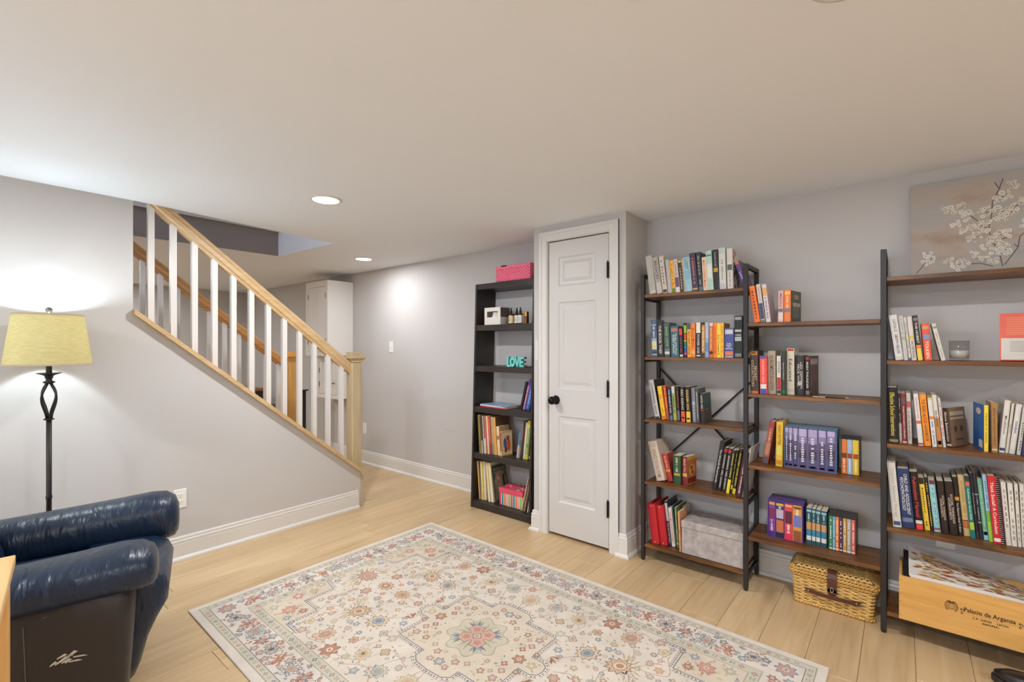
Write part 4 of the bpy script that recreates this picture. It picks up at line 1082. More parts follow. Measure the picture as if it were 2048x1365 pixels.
# ================================================================== BOOKS
# shelf, kind, Y of the left foot, thickness, height, lean (deg, + = top to the left), X of the spine, depth, look, colour, lettering, its colour, bands, side cover, extra
BOOKS = [
('S1a','p',1.199,0.0407,0.2373,7.0,2.785,0.135,'weathered grey white paperback',(178,174,164),'',(140,135,128),((0.03,0.09,(205,198,184)),),None,''),
('S1a','p',1.154,0.0357,0.2266,7.9,2.785,0.135,'ash grey paperback with faded script',(170,162,156),'BLOOD',(96,88,88),((0.0,0.3,(196,188,180)),),None,''),
('S1a','p',1.116,0.0288,0.2272,7.1,2.785,0.135,'cream paperback with dark red foot',(204,194,178),'|||',(120,110,100),((0.02,0.1,(96,50,48)),),None,''),
('S1a','p',1.084,0.0239,0.2005,5.7,2.785,0.135,'lilac grey thin paperback',(186,178,180),'',(120,120,140),((0.9,0.98,(150,190,200)),),None,''),
('S1a','p',1.059,0.0209,0.1934,5.6,2.785,0.135,'amber paperback with green foot',(240,172,44),'|||||',(150,90,20),((0,0.14,(96,140,52)),),None,''),
('S1a','p',1.037,0.0259,0.1985,5.8,2.785,0.135,'pale paperback with purple lower spine',(204,190,182),'||||',(150,130,120),((0.16,0.45,(112,78,120)),(0,0.155,(220,214,214))),None,''),
('S1a','p',1.01,0.0199,0.1883,5.2,2.785,0.135,'dark brown thin paperback',(70,56,46),'|||',(190,180,150),((0.93,1,(196,186,80)),),None,''),
('S1a','p',0.989,0.0085,0.1935,5.2,2.785,0.135,'thin tan paperback',(206,186,164),'|||',(60,50,44),(),None,''),
('S1a','p',0.9804,0.0396,0.2021,5.2,2.785,0.135,'pale blue paperback',(158,194,206),'LOST',(70,110,130),((0.35,0.62,(140,182,196)),),None,''),
('S1a','h',0.94,0.0329,0.2225,5.4,2.785,0.135,'plum purple hardback with orange lettering',(70,62,92),'|||||||',(214,120,60),((0.03,0.08,(200,150,80)),),None,''),
('S1a','h',0.905,0.0249,0.2232,4.6,2.785,0.17,'charcoal hardback with pale lettering',(58,64,68),'||||||||',(190,186,160),((0.0,0.1,(96,110,120)),),None,''),
('S1a','p',0.879,0.0245,0.1908,3.3,2.785,0.135,'cream paperback with bold orange lettering',(228,204,176),'MARY + CHIARA MARIA',(216,88,40),(),None,''),
('S1a','p',0.8544,0.0317,0.2236,3.3,2.785,0.135,'mint green paperback with white hexagon',(176,210,198),'',(90,100,100),((0.3,0.66,(226,222,214)),(0.86,0.9,(110,120,110))),None,'hex'),
('S1a','h',0.822,0.029,0.2257,2.3,2.785,0.135,'black hardback with long white lettering',(48,46,46),'THE ENCHANTMENTS & OTHER SLEEPERS',(220,214,204),((0.44,0.54,(190,160,50)),),None,''),
('S1a','h',0.791,0.035,0.2316,1.7,2.785,0.135,'tall white and mint hardback',(212,210,202),'|||||',(150,160,156),((0.86,1,(184,208,196)),(0.0,0.14,(196,188,196))),None,''),
('S1a','h',0.75,0.03,0.2226,1.3,2.785,0.135,'tall white hardback printed with leaves',(212,206,198),'||||',(150,140,134),((0.46,0.6,(88,104,92)),),(216,210,200),'leaves'),
('S1a','p',0.67,0.0237,0.1557,18.7,2.8,0.135,'purple paperback leaning steeply at the shelf end',(96,72,128),'Lore',(232,226,236),((0.88,1,(206,124,86)),),(104,86,110),''),
('S1b','p',1.186,0.036,0.2256,1.8,2.785,0.12,'night blue paperback with yellow moon',(78,96,124),'|||',(210,214,220),((0.2,0.42,(206,206,170)),(0.42,0.5,(150,176,180)),(0.85,0.87,(200,205,210)),(0.05,0.07,(200,205,210)),(0.1,0.14,(40,52,70))),None,'moon'),
('S1b','p',1.147,0.036,0.2106,1.9,2.785,0.12,'black paperback with white serif lettering',(50,42,44),'THE BOOK THIEF',(222,214,204),(),None,''),
('S1b','p',1.107,0.035,0.2056,2.0,2.785,0.12,'slate green paperback with lime lettering',(78,90,88),'JADE CITY',(150,200,80),((0.08,0.16,(210,206,196)),(0.2,0.22,(150,160,156))),None,''),
('S1b','p',1.066,0.047,0.1836,1.9,2.785,0.12,'teal paperback with white lettering',(54,104,116),'The Eye of the World\nROBERT JORDAN',(226,224,214),((0.82,0.93,(190,110,100)),),None,''),
('S1b','p',1.015,0.022,0.1676,2.4,2.785,0.12,'small black paperback with red top',(52,44,46),'|||||||',(200,70,56),((0.78,1,(214,72,56)),(0.02,0.09,(214,206,196))),None,''),
('S1b','p',0.99,0.018,0.2005,0.9,2.785,0.12,'black paperback with rainbow lettering',(38,34,34),'',(150,200,80),((0.7,0.93,(140,190,60)),(0.52,0.68,(206,76,48)),(0.46,0.5,(200,190,60)),(0.36,0.44,(40,130,90)),(0.24,0.34,(50,110,150)),(0.16,0.22,(70,90,160)),(0.07,0.14,(170,80,150))),None,''),
('S1b','p',0.97,0.023,0.1985,0.9,2.785,0.12,'amber paperback with dark top',(240,164,60),'FIRST HEART LESSONS',(70,50,40),((0.82,1,(76,84,104)),),None,''),
('S1b','p',0.947,0.023,0.1975,0.3,2.785,0.12,'orange paperback with red lettering',(236,132,62),'BOLD MAN',(160,60,30),((0.1,0.2,(226,170,110)),),None,''),
('S1b','p',0.922,0.03,0.2005,0.3,2.785,0.12,'black paperback with cream top label',(40,34,34),'POWER ONE',(214,206,196),((0.7,1,(228,222,196)),(0.03,0.07,(200,196,186))),None,''),
('S1b','p',0.89,0.019,0.2015,0.0,2.785,0.12,'tan and black thin paperback',(196,142,74),'||||||||',(236,226,210),((0.92,1,(60,50,50)),(0,0.14,(84,64,56))),None,''),
('S1b','p',0.87,0.02,0.2005,0.0,2.785,0.12,'sky blue paperback',(140,166,210),'',(200,210,230),((0.16,0.42,(96,140,190)),(0.55,1,(178,186,212))),None,''),
('S1b','p',0.848,0.022,0.1975,0.0,2.785,0.12,'burnt orange paperback with pale lettering',(206,108,52),'BEFORE WE LIVED',(236,206,150),((0.9,1,(214,206,196)),(0.1,0.18,(70,40,30))),None,''),
('S1b','p',0.825,0.019,0.1965,0.0,2.785,0.12,'bright orange paperback',(242,128,56),'KAFKA MURAKAMI',(190,70,36),(),None,''),
('S1b','p',0.806,0.02,0.1945,0.0,2.785,0.12,'bright yellow paperback with black lettering',(242,206,56),'Karl Ormend A.',(50,44,30),((0.7,1,(232,214,70)),),None,''),
('S1b','p',0.786,0.017,0.1945,0.0,2.785,0.12,'golden yellow paperback',(240,178,62),'||||',(190,110,40),(),(170,120,60),''),
('S1b','p',0.766,0.049,0.1645,0.0,2.785,0.12,'indigo paperback with pale orange foot',(74,82,146),'THE\nWAY\nOF\nKINGS',(236,218,206),((0.08,0.22,(206,120,92)),(0.8,0.95,(196,196,206)),(0.02,0.05,(216,196,190))),None,'up'),
('S1b','h',0.715,0.041,0.2315,0.0,2.785,0.12,'black leatherbound hardback with silver ornaments',(38,42,44),'WORDS',(206,210,206),((0.9,0.97,(150,156,154)),(0.03,0.11,(110,126,120)),(0.62,0.67,(186,190,186)),(0.4,0.5,(170,176,172))),None,'up'),
('S1c','p',1.18,0.0325,0.2394,10.3,2.818,0.17,'tall white comic album with grey lettering',(196,194,192),'||||||||',(110,108,110),((0.0,0.05,(60,58,60)),),(52,46,46),''),
('S1c','p',1.139,0.0267,0.2019,8.8,2.825,0.13,'yellow paperback with orange splashes',(238,196,54),'|||||',(196,92,30),((0.02,0.1,(214,110,40)),(0.6,0.75,(226,160,50))),None,''),
('S1c','p',1.109,0.0169,0.2058,6.4,2.823,0.13,'thin red and orange paperback',(206,78,50),'||||',(240,180,120),((0,0.3,(180,90,60)),),None,''),
('S1c','p',1.086,0.0199,0.2023,5.1,2.816,0.13,'dark navy paperback with white lettering',(44,56,72),'THE WINDUP GIRL',(212,216,216),((0.0,0.14,(90,120,150)),),None,''),
('S1c','p',1.066,0.0209,0.2041,4.5,2.822,0.13,'green and white paperback',(148,166,96),'||||',(60,60,50),((0.8,1,(206,206,206)),(0.02,0.2,(190,180,80))),None,''),
('S1c','p',1.042,0.018,0.2048,3.1,2.821,0.13,'black paperback with red lettering',(48,42,42),'THE RED ONE',(200,80,60),((0.02,0.3,(110,110,130)),),None,''),
('S1c','p',1.012,0.026,0.2057,2.5,2.8,0.13,'black paperback with orange foot',(40,34,34),'RED RISING',(214,206,190),((0,0.3,(228,92,52)),(0.1,0.14,(236,220,206))),None,''),
('S1c','p',0.9848,0.0294,0.2067,2.8,2.807,0.13,'black paperback with yellow foot',(40,34,32),'GOLDEN SON',(232,206,110),((0,0.3,(238,194,58)),(0.08,0.12,(250,240,200))),None,''),
('S1c','p',0.954,0.0219,0.2011,2.8,2.824,0.13,'grey paperback',(136,136,146),'|||||',(206,206,206),((0.5,0.6,(180,180,190)),),None,''),
('S1c','p',0.932,0.0189,0.1991,2.8,2.827,0.13,'dark grey paperback',(78,80,86),'||||||',(196,190,180),(),None,''),
('S1c','p',0.911,0.0248,0.1707,2.8,2.835,0.13,'short black paperback with teal cover art',(48,44,42),'IGNITED WAR',(206,200,190),((0.42,0.44,(190,60,50)),),(62,84,82),'dusk'),
('S1d','p',1.171,0.054,0.2399,13.3,2.823,0.16,'thick cream paperback leaning left',(206,186,166),'A PLACE TO CALL HOME',(150,120,100),((0.86,0.96,(196,176,158)),),(204,186,168),''),
('S1d','p',1.1152,0.0355,0.1665,13.3,2.853,0.105,'red mass-market paperback',(180,62,48),'||||||',(226,176,140),((0.34,0.44,(216,140,60)),),None,''),
('S1d','p',1.071,0.045,0.1705,0.7,2.834,0.105,'dark green mass-market paperback',(52,84,58),'||||||',(200,196,150),((0.3,0.38,(200,150,60)),),None,''),
('S1d','p',1.023,0.034,0.1695,0.0,2.847,0.105,'dark red mass-market paperback with golden cover',(132,46,42),'MARTIN',(222,180,140),((0.3,0.42,(206,166,90)),),(176,104,56),'swirl'),
('S1d','h',0.854,0.0257,0.2841,-9.1,2.86,0.2,'tall black hardback with white lettering leaning right',(44,42,42),'The EAGLES Encyclopedia',(226,222,216),(),None,''),
('S1d','p',0.823,0.0198,0.2556,-9.0,2.854,0.17,'black comic volume,left of two alike',(48,44,44),'SANDMAN  NEIL GAIMAN',(216,208,202),((0.9,0.97,(190,50,46)),),None,''),
('S1d','p',0.795,0.0198,0.2552,-8.3,2.839,0.17,'black comic volume,right of two alike',(46,42,42),'SANDMAN  NEIL GAIMAN',(216,208,202),((0.9,0.97,(190,50,46)),),None,''),
('S1d','p',0.772,0.0189,0.25,-8.0,2.834,0.17,'black comic volume with yellow foot',(44,42,40),'|||||||',(232,212,60),((0,0.32,(236,212,60)),),None,''),
('S1d','p',0.753,0.0104,0.2507,-8.0,2.844,0.17,'thin black and yellow comic volume',(60,56,40),'||||||',(232,212,60),((0.1,0.2,(230,206,56)),),None,''),
('S1d','p',0.742,0.0178,0.2598,-9.1,2.844,0.17,'black comic volume with big yellow lettering',(48,44,36),'WATCHMEN  MOORE GIBBONS',(236,214,58),((0,0.12,(232,208,60)),),None,''),
('S1d','p',0.711,0.0277,0.2515,-8.9,2.8,0.15,'maroon paperback beside the post',(84,40,46),'|||||||',(216,190,190),(),None,''),
('S1d','p',0.683,0.006,0.2795,-8.9,2.81,0.24,'thin white comic book behind the post',(206,202,198),'',(120,120,120),(),(214,210,206),''),
('S1e','r',1.196,0.0491,0.2422,6.9,2.807,0.23,'red ring binder,leftmost of two',(188,34,42),'',(220,220,220),(),None,''),
('S1e','r',1.1465,0.0437,0.2408,6.9,2.819,0.23,'red ring binder,rightmost of two',(186,32,40),'',(220,220,220),(),None,''),
('S1e','p',1.1021,0.0161,0.2667,6.9,2.848,0.21,'navy and white tall paperback',(58,66,92),'THE MATURE MIND',(226,224,220),((0.55,0.95,(206,204,200)),),None,''),
('S1e','p',1.084,0.0209,0.2299,6.2,2.844,0.19,'white paperback with red lettering',(212,206,198),'THE MEDITATION OF',(196,70,56),((0.0,0.08,(230,226,220)),),None,''),
('S1e','p',1.0628,0.0045,0.2417,6.2,2.857,0.2,'thin blue paperback',(64,96,128),'',(200,200,200),(),None,''),
('S1e','p',1.054,0.012,0.24,3.8,2.846,0.18,'olive green paperback',(112,140,58),'|||||',(226,226,200),((0.08,0.12,(220,220,190)),),None,''),
('S1e','p',1.023,0.012,0.2337,2.5,2.8,0.12,'peach paperback beside the grey box',(216,152,114),'ELEV',(170,90,60),(),None,''),
('S1e','p',1.046,0.016,0.2295,1.0,2.93,0.085,'white paperback with red band behind the grey box',(204,200,192),'',(120,120,120),((0.8,0.93,(200,52,48)),),(206,202,194),''),
('S2a','p',0.614,0.0287,0.1975,8.2,2.785,0.135,'orange paperback',(238,114,46),'|||',(120,60,30),((0.94,0.99,(226,150,90)),),None,''),
('S2a','p',0.582,0.0208,0.205,7.0,2.785,0.135,'white and navy paperback with orange ring',(208,200,190),'The Overstory',(196,90,50),((0.08,0.5,(70,76,110)),(0,0.06,(96,110,90))),None,''),
('S2a','p',0.557,0.0219,0.2028,6.5,2.785,0.15,'pale lilac paperback with wide cover showing',(210,200,202),'|||||',(120,110,120),((0.7,0.9,(226,166,90)),),(196,182,190),''),
('S2a','p',0.502,0.024,0.1625,-0.7,2.785,0.135,'pink paperback',(222,172,168),'AMERICANAH',(130,90,90),((0.32,0.42,(90,110,120)),(0.06,0.28,(214,206,196))),None,''),
('S2a','p',0.475,0.031,0.1635,-0.4,2.785,0.135,'orange paperback with blue label',(236,124,62),'|||||',(240,200,150),((0.3,0.42,(110,130,150)),(0.86,0.96,(240,190,90))),None,''),
('S2a','p',0.443,0.004,0.1595,-0.4,2.785,0.135,'dark green thin paperback with its cover showing',(70,72,60),'',(200,200,180),(),(88,88,74),'window'),
('S2b','h',0.635,0.041,0.2296,1.2,2.795,0.14,'dark brown hardback with gold bands',(70,58,50),'SECRET\nCOLLECTION',(206,180,140),((0.9,0.98,(190,120,60)),(0.0,0.06,(206,110,50)),(0.94,0.96,(240,200,120))),None,''),
('S2b','p',0.589,0.0338,0.2025,0.6,2.796,0.14,'coral red paperback with white and blue foot',(236,86,76),'|||||',(240,150,140),((0,0.14,(56,90,170)),(0.14,0.26,(216,214,212)),(0.93,1,(70,90,160))),None,''),
('S2b','h',0.5548,0.0369,0.2295,0.7,2.824,0.14,'taupe hardback',(170,156,136),'AN INCOMPLETE EDUCATION',(70,60,50),(),None,''),
('S2b','p',0.514,0.02,0.2035,0.3,2.823,0.14,'white paperback with red stripe',(220,214,206),'DIVIDE',(40,36,36),((0.12,0.44,(196,60,52)),(0.02,0.11,(60,56,60))),None,''),
('S2b','p',0.488,0.0155,0.2275,0.5,2.809,0.14,'very dark green paperback',(58,60,54),'Planning Companion',(210,206,196),((0.03,0.12,(40,110,60)),),None,''),
('S2b','h',0.4724,0.0341,0.2435,0.2,2.855,0.14,'tall cream hardback with black lettering',(220,210,190),'Educated',(50,46,44),((0.94,0.99,(196,60,50)),(0.06,0.12,(200,190,170))),(216,206,188),''),
('S2b','p',0.432,0.039,0.2065,0.6,2.856,0.14,'thick black paperback with white disc',(54,48,46),'LED ZEPPELIN\nMICK WALL',(206,200,190),(),None,'disc'),
('S2b','p',0.391,0.022,0.2045,0.3,2.86,0.14,'black paperback with dark red cover',(46,40,38),'IRISH THUNDER',(228,222,214),((0.9,0.97,(150,60,50)),(0.02,0.12,(120,116,110))),(92,62,56),'grain'),
('S2c','h',0.591,0.0267,0.2322,-8.7,2.86,0.15,'red and brown hardback leaning right',(168,92,78),'||||||',(230,190,150),((0.85,1,(176,64,68)),(0,0.16,(96,84,96)),(0.2,0.5,(190,128,96))),None,''),
('S2c','h',0.524,0.031,0.2355,-1.0,2.844,0.16,'golden yellow hardback with black lettering',(230,184,62),'HARRY POTTER',(90,60,20),((0.25,0.45,(214,206,96)),(0.04,0.14,(200,140,50))),None,''),
('S3b','p',0.035,0.0069,0.1961,7.3,2.795,0.14,'dark slate paperback behind the post',(66,70,82),'',(150,150,150),(),None,''),
('S3b','p',0.026,0.0278,0.2069,6.7,2.785,0.13,'thick white paperback with black lettering',(214,210,206),'CATCH-22   JOSEPH HELLER',(60,54,52),((0.02,0.08,(200,196,190)),),None,'star'),
('S3b','p',-0.004,0.0149,0.2024,5.4,2.785,0.13,'light grey paperback',(190,188,184),'||||',(150,150,146),((0.46,0.52,(160,166,140)),),None,''),
('S3b','p',-0.021,0.009,0.1944,5.6,2.785,0.13,'thin ivory paperback',(206,200,190),'|||||',(110,100,96),((0.0,0.06,(80,90,130)),),None,''),
('S3b','p',-0.031,0.0169,0.1973,5.2,2.785,0.13,'white paperback with yellow label',(208,198,194),'ON THE ROAD',(70,60,60),((0.48,0.56,(206,190,80)),),None,''),
('S3b','p',-0.051,0.0179,0.2024,5.4,2.785,0.13,'black paperback with yellow foot and white lettering',(54,50,46),'THE HOBBIT',(222,214,202),((0,0.26,(228,196,80)),(0.26,0.34,(226,130,60)),(0.88,0.94,(120,116,110))),None,''),
('S3b','p',-0.074,0.0259,0.1649,4.2,2.785,0.13,'thick orange paperback with blue label',(228,88,54),'TOLKIEN',(236,226,214),((0.56,0.7,(120,146,186)),(0.84,0.93,(206,150,120))),None,''),
('S3b','p',-0.129,0.0147,0.1658,11.5,2.785,0.14,'ivory paperback leaning far left',(208,204,194),'|||||',(170,150,140),((0.86,0.92,(130,150,120)),),None,''),
('S3c','h',0.052,0.039,0.2556,1.6,2.8,0.2,'thick black hardback with yellow lettering',(32,30,28),'Effective School Interventions',(220,196,80),((0.02,0.07,(150,130,70)),),None,''),
('S3c','p',0.012,0.0098,0.2297,1.6,2.815,0.18,'white paperback with dark brown spine top',(206,200,192),'|||||||',(206,196,180),((0.4,1,(62,50,46)),(0,0.05,(190,150,120))),None,''),
('S3c','p',0.0018,0.0169,0.2296,1.7,2.802,0.18,'maroon paperback with white lettering',(124,44,44),'Integral Intervention Collection',(226,214,206),((0.8,0.92,(110,76,84)),(0.02,0.06,(206,160,150))),None,''),
('S3c','p',-0.017,0.016,0.2308,1.7,2.827,0.18,'white paperback with red heading',(214,206,196),'|||||||',(130,110,106),((0.72,0.84,(206,110,100)),),(46,42,44),''),
('S3c','p',-0.054,0.0178,0.2316,4.7,2.806,0.18,'white paperback with red dot at the foot',(216,212,208),'|||||',(196,150,140),((0.02,0.05,(196,40,40)),(0.42,0.48,(206,100,60))),None,''),
('S3c','p',-0.074,0.0238,0.2295,4.7,2.812,0.17,'orange paperback with black lettering',(238,144,44),'THE READ-ALOUD HANDBOOK',(70,46,20),(),None,''),
('S3c','p',-0.101,0.0158,0.2169,4.7,2.808,0.16,'white paperback with blue lettering',(216,212,206),'|||||',(60,90,140),((0.56,0.62,(220,130,80)),(0.95,1,(206,206,120))),None,''),
('S3c','p',-0.119,0.0158,0.2293,5.2,2.815,0.17,'white paperback with tan lower spine',(214,208,200),'SAUDADES',(70,64,60),((0,0.56,(196,130,64)),(0.05,0.12,(60,40,30))),None,''),
('S3c','p',-0.137,0.0099,0.2172,5.2,2.823,0.16,'white paperback with red lettering',(214,206,198),'||||||',(196,70,60),(),None,''),
('S3c','p',-0.149,0.0198,0.1713,5.2,2.844,0.14,'dark brown paperback with tan cover',(64,44,38),'About Behaviorism',(230,216,196),((0.03,0.08,(200,180,150)),),(150,116,84),'lines'),
('S3c','p',-0.288,0.019,0.2075,0.6,2.825,0.15,'brown hardback',(172,126,74),'||||||',(120,84,46),((0.04,0.07,(220,210,190)),),None,''),
('S3c','p',-0.31,0.0179,0.2202,-4.7,2.834,0.16,'white paperback leaning right with grey lettering',(216,212,204),'Mindfulness',(110,110,110),((0.04,0.09,(60,70,100)),),None,''),
('S3c','p',-0.329,0.009,0.2094,-5.2,2.832,0.15,'ivory paperback leaning right',(212,204,190),'FIREWEED',(150,140,128),(),None,''),
('S3c','p',-0.339,0.0169,0.2076,-5.8,2.823,0.15,'white paperback leaning right with blue lettering',(216,212,204),'mindset',(50,70,140),((0.02,0.1,(206,206,190)),),None,''),
('S3c','p',-0.36,0.011,0.2003,-5.2,2.814,0.15,'pale paperback leaning right at the picture edge',(206,200,192),'|||||',(110,104,100),(),None,''),
('S3c','p',-0.3721,0.0094,0.1982,-4.9,2.806,0.15,'navy paperback cut by the picture edge',(50,60,100),'',(210,210,210),(),None,''),
('S3d','h',0.034,0.0299,0.2925,4.7,2.8,0.22,'tall white textbook with faint lettering',(214,208,198),'Cognitive Behaviour Therapy',(170,164,158),((0.03,0.09,(60,84,130)),),None,''),
('S3d','h',0.002,0.0438,0.267,4.7,2.816,0.22,'thick navy textbook with white lettering',(42,58,98),'CHILD AND ADOLESCENT\nPSYCHOPATHOLOGY',(226,224,220),((0.1,0.17,(110,120,150)),),None,''),
('S3d','p',-0.045,0.0288,0.2579,5.3,2.824,0.2,'thick black manual with red foot',(24,20,20),'Publication Manual',(206,60,60),((0,0.09,(226,70,70)),(0.1,0.16,(214,206,196))),None,''),
('S3d','p',-0.076,0.0189,0.2336,5.6,2.837,0.2,'yellow workbook with black top',(236,196,58),'|||||',(110,90,30),((0.88,1,(40,36,34)),),None,''),
('S3d','p',-0.096,0.0119,0.2378,5.6,2.842,0.2,'thin black workbook with yellow lettering',(40,36,34),'||||||',(214,180,70),(),None,''),
('S3d','p',-0.109,0.0219,0.2276,5.5,2.84,0.2,'pale aqua workbook',(148,196,200),'|||||',(110,150,170),((0.04,0.08,(170,70,80)),(0.92,1,(120,50,60))),None,''),
('S3d','p',-0.134,0.0229,0.2313,4.7,2.831,0.2,'dark brown textbook,left of two alike',(46,32,28),'SOCIAL THINKING\nWORKSHEETS',(206,190,170),(),None,''),
('S3d','p',-0.16,0.0269,0.2333,4.7,2.835,0.2,'dark brown textbook,right of two alike',(46,32,28),'SOCIAL THINKING\nWORKSHEETS',(206,190,170),(),None,''),
('S3d','p',-0.188,0.0159,0.2547,4.7,2.847,0.2,'black textbook with small lettering',(40,32,30),'Your Behaviour Needs To Bloom',(206,200,190),((0.6,0.66,(214,150,50)),),None,''),
('S3d','p',-0.206,0.0204,0.2618,4.7,2.859,0.2,'straw coloured textbook with orange label',(222,188,128),'|||||||',(186,146,84),((0.13,0.25,(206,120,70)),(0.25,0.265,(110,70,40))),None,''),
('S3d','p',-0.2265,0.0156,0.2677,4.7,2.838,0.2,'teal textbook with lime label',(34,116,110),'Activities for Social Skills',(196,226,214),((0.14,0.26,(166,196,60)),(0.84,0.9,(206,100,80)),(0.92,1,(60,50,50))),None,''),
('S3d','p',-0.244,0.01,0.2807,4.7,2.853,0.22,'dark brown tall workbook',(54,40,40),'Social Stories for Making Friends',(206,196,190),((0.0,0.1,(70,60,66)),),None,''),
('S3d','p',-0.255,0.012,0.2835,4.9,2.854,0.22,'blue black tall workbook',(44,46,58),'|||||||',(170,170,180),((0.24,0.26,(150,160,170)),(0.66,0.68,(150,160,170))),None,''),
('S3d','p',-0.268,0.0149,0.2564,4.9,2.854,0.2,'sage green workbook',(116,172,136),'|||||',(170,206,180),((0,0.16,(150,206,210)),(0.08,0.14,(60,90,80))),None,''),
('S3d','p',-0.283,0.013,0.2804,4.5,2.842,0.21,'sky blue workbook with lime foot',(160,198,222),'||||||',(80,110,150),((0,0.3,(160,204,60)),(0.3,0.46,(120,180,50))),None,''),
('S3d','p',-0.296,0.0229,0.2823,4.3,2.831,0.22,'bright red workbook with spiral binding',(204,42,46),'Think Social! A Curriculum',(240,226,220),((0.03,0.08,(240,226,220)),),None,''),
('S3d','p',-0.333,0.015,0.2621,3.9,2.835,0.22,'white booklet,first right of the spiral',(216,210,200),'|||',(150,144,140),(),None,''),
('S3d','p',-0.349,0.016,0.2589,3.1,2.838,0.22,'white booklet,second right of the spiral',(218,212,202),'|||',(150,144,140),(),None,''),
('S3d','p',-0.367,0.011,0.2598,2.6,2.842,0.22,'white booklet,third right of the spiral',(214,208,198),'|||',(150,144,140),(),None,''),
('S3d','p',-0.38,0.013,0.2597,2.0,2.848,0.22,'white booklet,cut by the picture edge',(216,210,200),'|||',(150,144,140),(),None,''),
('B4','p',2.316,0.0194,0.2263,-14.6,2.905,0.2,'thin black book leaning right',(44,40,42),'',(160,160,160),(),None,''),
('B4','p',2.283,0.0193,0.2474,-15.0,2.9,0.2,'thin pink and purple book leaning right',(176,110,150),'||||',(220,200,220),((0.8,1,(90,70,140)),),None,''),
('B4','p',2.254,0.0376,0.2572,-15.3,2.895,0.2,'cobalt blue paperback leaning right',(60,100,180),'|||||',(170,190,230),((0.8,1,(40,70,160)),),None,''),
('B5','m',2.666,0.0221,0.3111,3.7,2.816,0.2,'olive green magazine',(132,120,58),'',(100,90,50),(),None,''),
('B5','m',2.642,0.012,0.3012,4.0,2.822,0.2,'dark spiral notebook',(92,60,74),'',(200,190,190),((0,0.35,(206,200,196)),),None,''),
('B5','m',2.6298,0.0097,0.3025,4.0,2.831,0.2,'pale green thin magazine',(186,196,176),'',(120,130,110),(),None,''),
('B5','m',2.62,0.0135,0.3059,4.0,2.834,0.2,'white thin magazine with crimson spine top',(214,206,200),'',(150,60,70),((0.4,1,(168,60,74)),),None,''),
('B5','m',2.6063,0.0114,0.3029,4.0,2.836,0.2,'dusty red thin magazine',(176,96,84),'',(150,60,70),(),None,''),
('B5','m',2.5931,0.0182,0.3044,4.3,2.838,0.2,'ivory and peach magazine',(230,196,160),'',(150,60,70),(),None,''),
('B5','m',2.5742,0.0238,0.3114,4.4,2.839,0.2,'brick red magazine',(190,84,60),'||||',(220,160,130),((0,0.3,(150,70,60)),),None,''),
('B5','m',2.55,0.0214,0.3039,4.4,2.847,0.2,'grey green thin magazine',(170,160,130),'',(150,60,70),((0,0.3,(130,140,130)),),None,''),
('B5','m',2.528,0.0294,0.3007,4.4,2.847,0.2,'golden tan album',(214,160,80),'',(150,100,50),(),(96,66,40),''),
('B5','p',2.4985,0.0296,0.2304,4.4,2.852,0.13,'cream paperback with brown band',(226,200,150),'',(130,90,60),((0.55,0.68,(150,110,80)),),(200,160,110),''),
('B5','p',2.463,0.014,0.1956,1.8,2.846,0.11,'small paperback with a painted cover facing out',(228,208,180),'',(130,90,60),((0.18,0.95,(170,70,66)),),(196,150,100),'figures'),
('B5','m',2.334,0.0079,0.1962,-7.6,2.885,0.2,'short white booklet with blue spine',(206,200,190),'',(120,120,120),((0.5,1,(80,140,190)),),None,''),
('B5','m',2.325,0.0099,0.2945,-7.6,2.885,0.2,'blue thin magazine',(66,126,168),'',(120,120,120),((0,0.35,(206,196,186)),),None,''),
('B5','m',2.314,0.0159,0.2927,-7.6,2.885,0.2,'mottled brown magazine',(150,124,96),'|||',(96,80,60),((0.3,0.5,(110,100,90)),),None,''),
('B5','m',2.296,0.0218,0.2909,-7.3,2.885,0.2,'dark purple magazine',(66,52,60),'',(96,80,60),((0.5,0.8,(90,50,54)),),None,''),
('B5','p',2.269,0.0169,0.2873,-6.4,2.885,0.18,'ivory paperback',(222,214,180),'',(120,110,90),(),None,''),
('B5','p',2.251,0.0278,0.3032,-6.4,2.885,0.18,'yellow paperback with green spine panel',(218,200,60),'||||||',(230,230,150),((0.12,0.82,(96,150,96)),),None,''),
('B5','p',2.214,0.0279,0.2913,-5.2,2.885,0.18,'black paperback with white disc and lettering',(44,42,38),'FANTASTIC SCIENCE FICTION',(224,220,210),((0.03,0.1,(214,210,200)),),None,''),
('B6','m',2.7,0.0149,0.3117,5.0,2.849,0.2,'tan music book',(214,166,96),'',(150,110,60),(),None,''),
('B6','m',2.6849,0.0074,0.311,5.0,2.852,0.2,'slate thin music book',(110,104,110),'',(150,110,60),(),None,''),
('B6','m',2.673,0.0229,0.312,3.3,2.849,0.2,'pale yellow album',(222,200,120),'',(150,110,60),(),None,''),
('B6','m',2.65,0.0243,0.3147,3.3,2.861,0.2,'ivory music book',(222,210,180),'',(150,110,60),((0.5,1,(206,206,200)),),None,''),
('B6','m',2.598,0.0239,0.3111,5.9,2.849,0.2,'straw yellow music book leaning left',(226,206,140),'',(150,110,60),((0,0.4,(230,220,190)),),None,''),
('B6','m',2.567,0.0265,0.3149,7.0,2.851,0.2,'cream music book leaning left',(228,214,176),'',(150,110,60),((0,0.4,(232,224,200)),),None,''),
('B6','m',2.523,0.0066,0.2962,9.9,2.855,0.19,'dark green music book with cover showing',(58,66,56),'',(150,110,60),(),(62,68,60),'arch'),
('B6','m',2.255,0.0087,0.2801,-14.3,2.845,0.2,'spiral bound notebook with white wire leaning right',(206,186,150),'',(120,110,100),(),None,'spiral'),
('B6','m',2.234,0.0165,0.2864,-13.5,2.845,0.2,'brown spiral bound notebook leaning right',(130,96,66),'',(120,110,100),(),None,'spiral'),
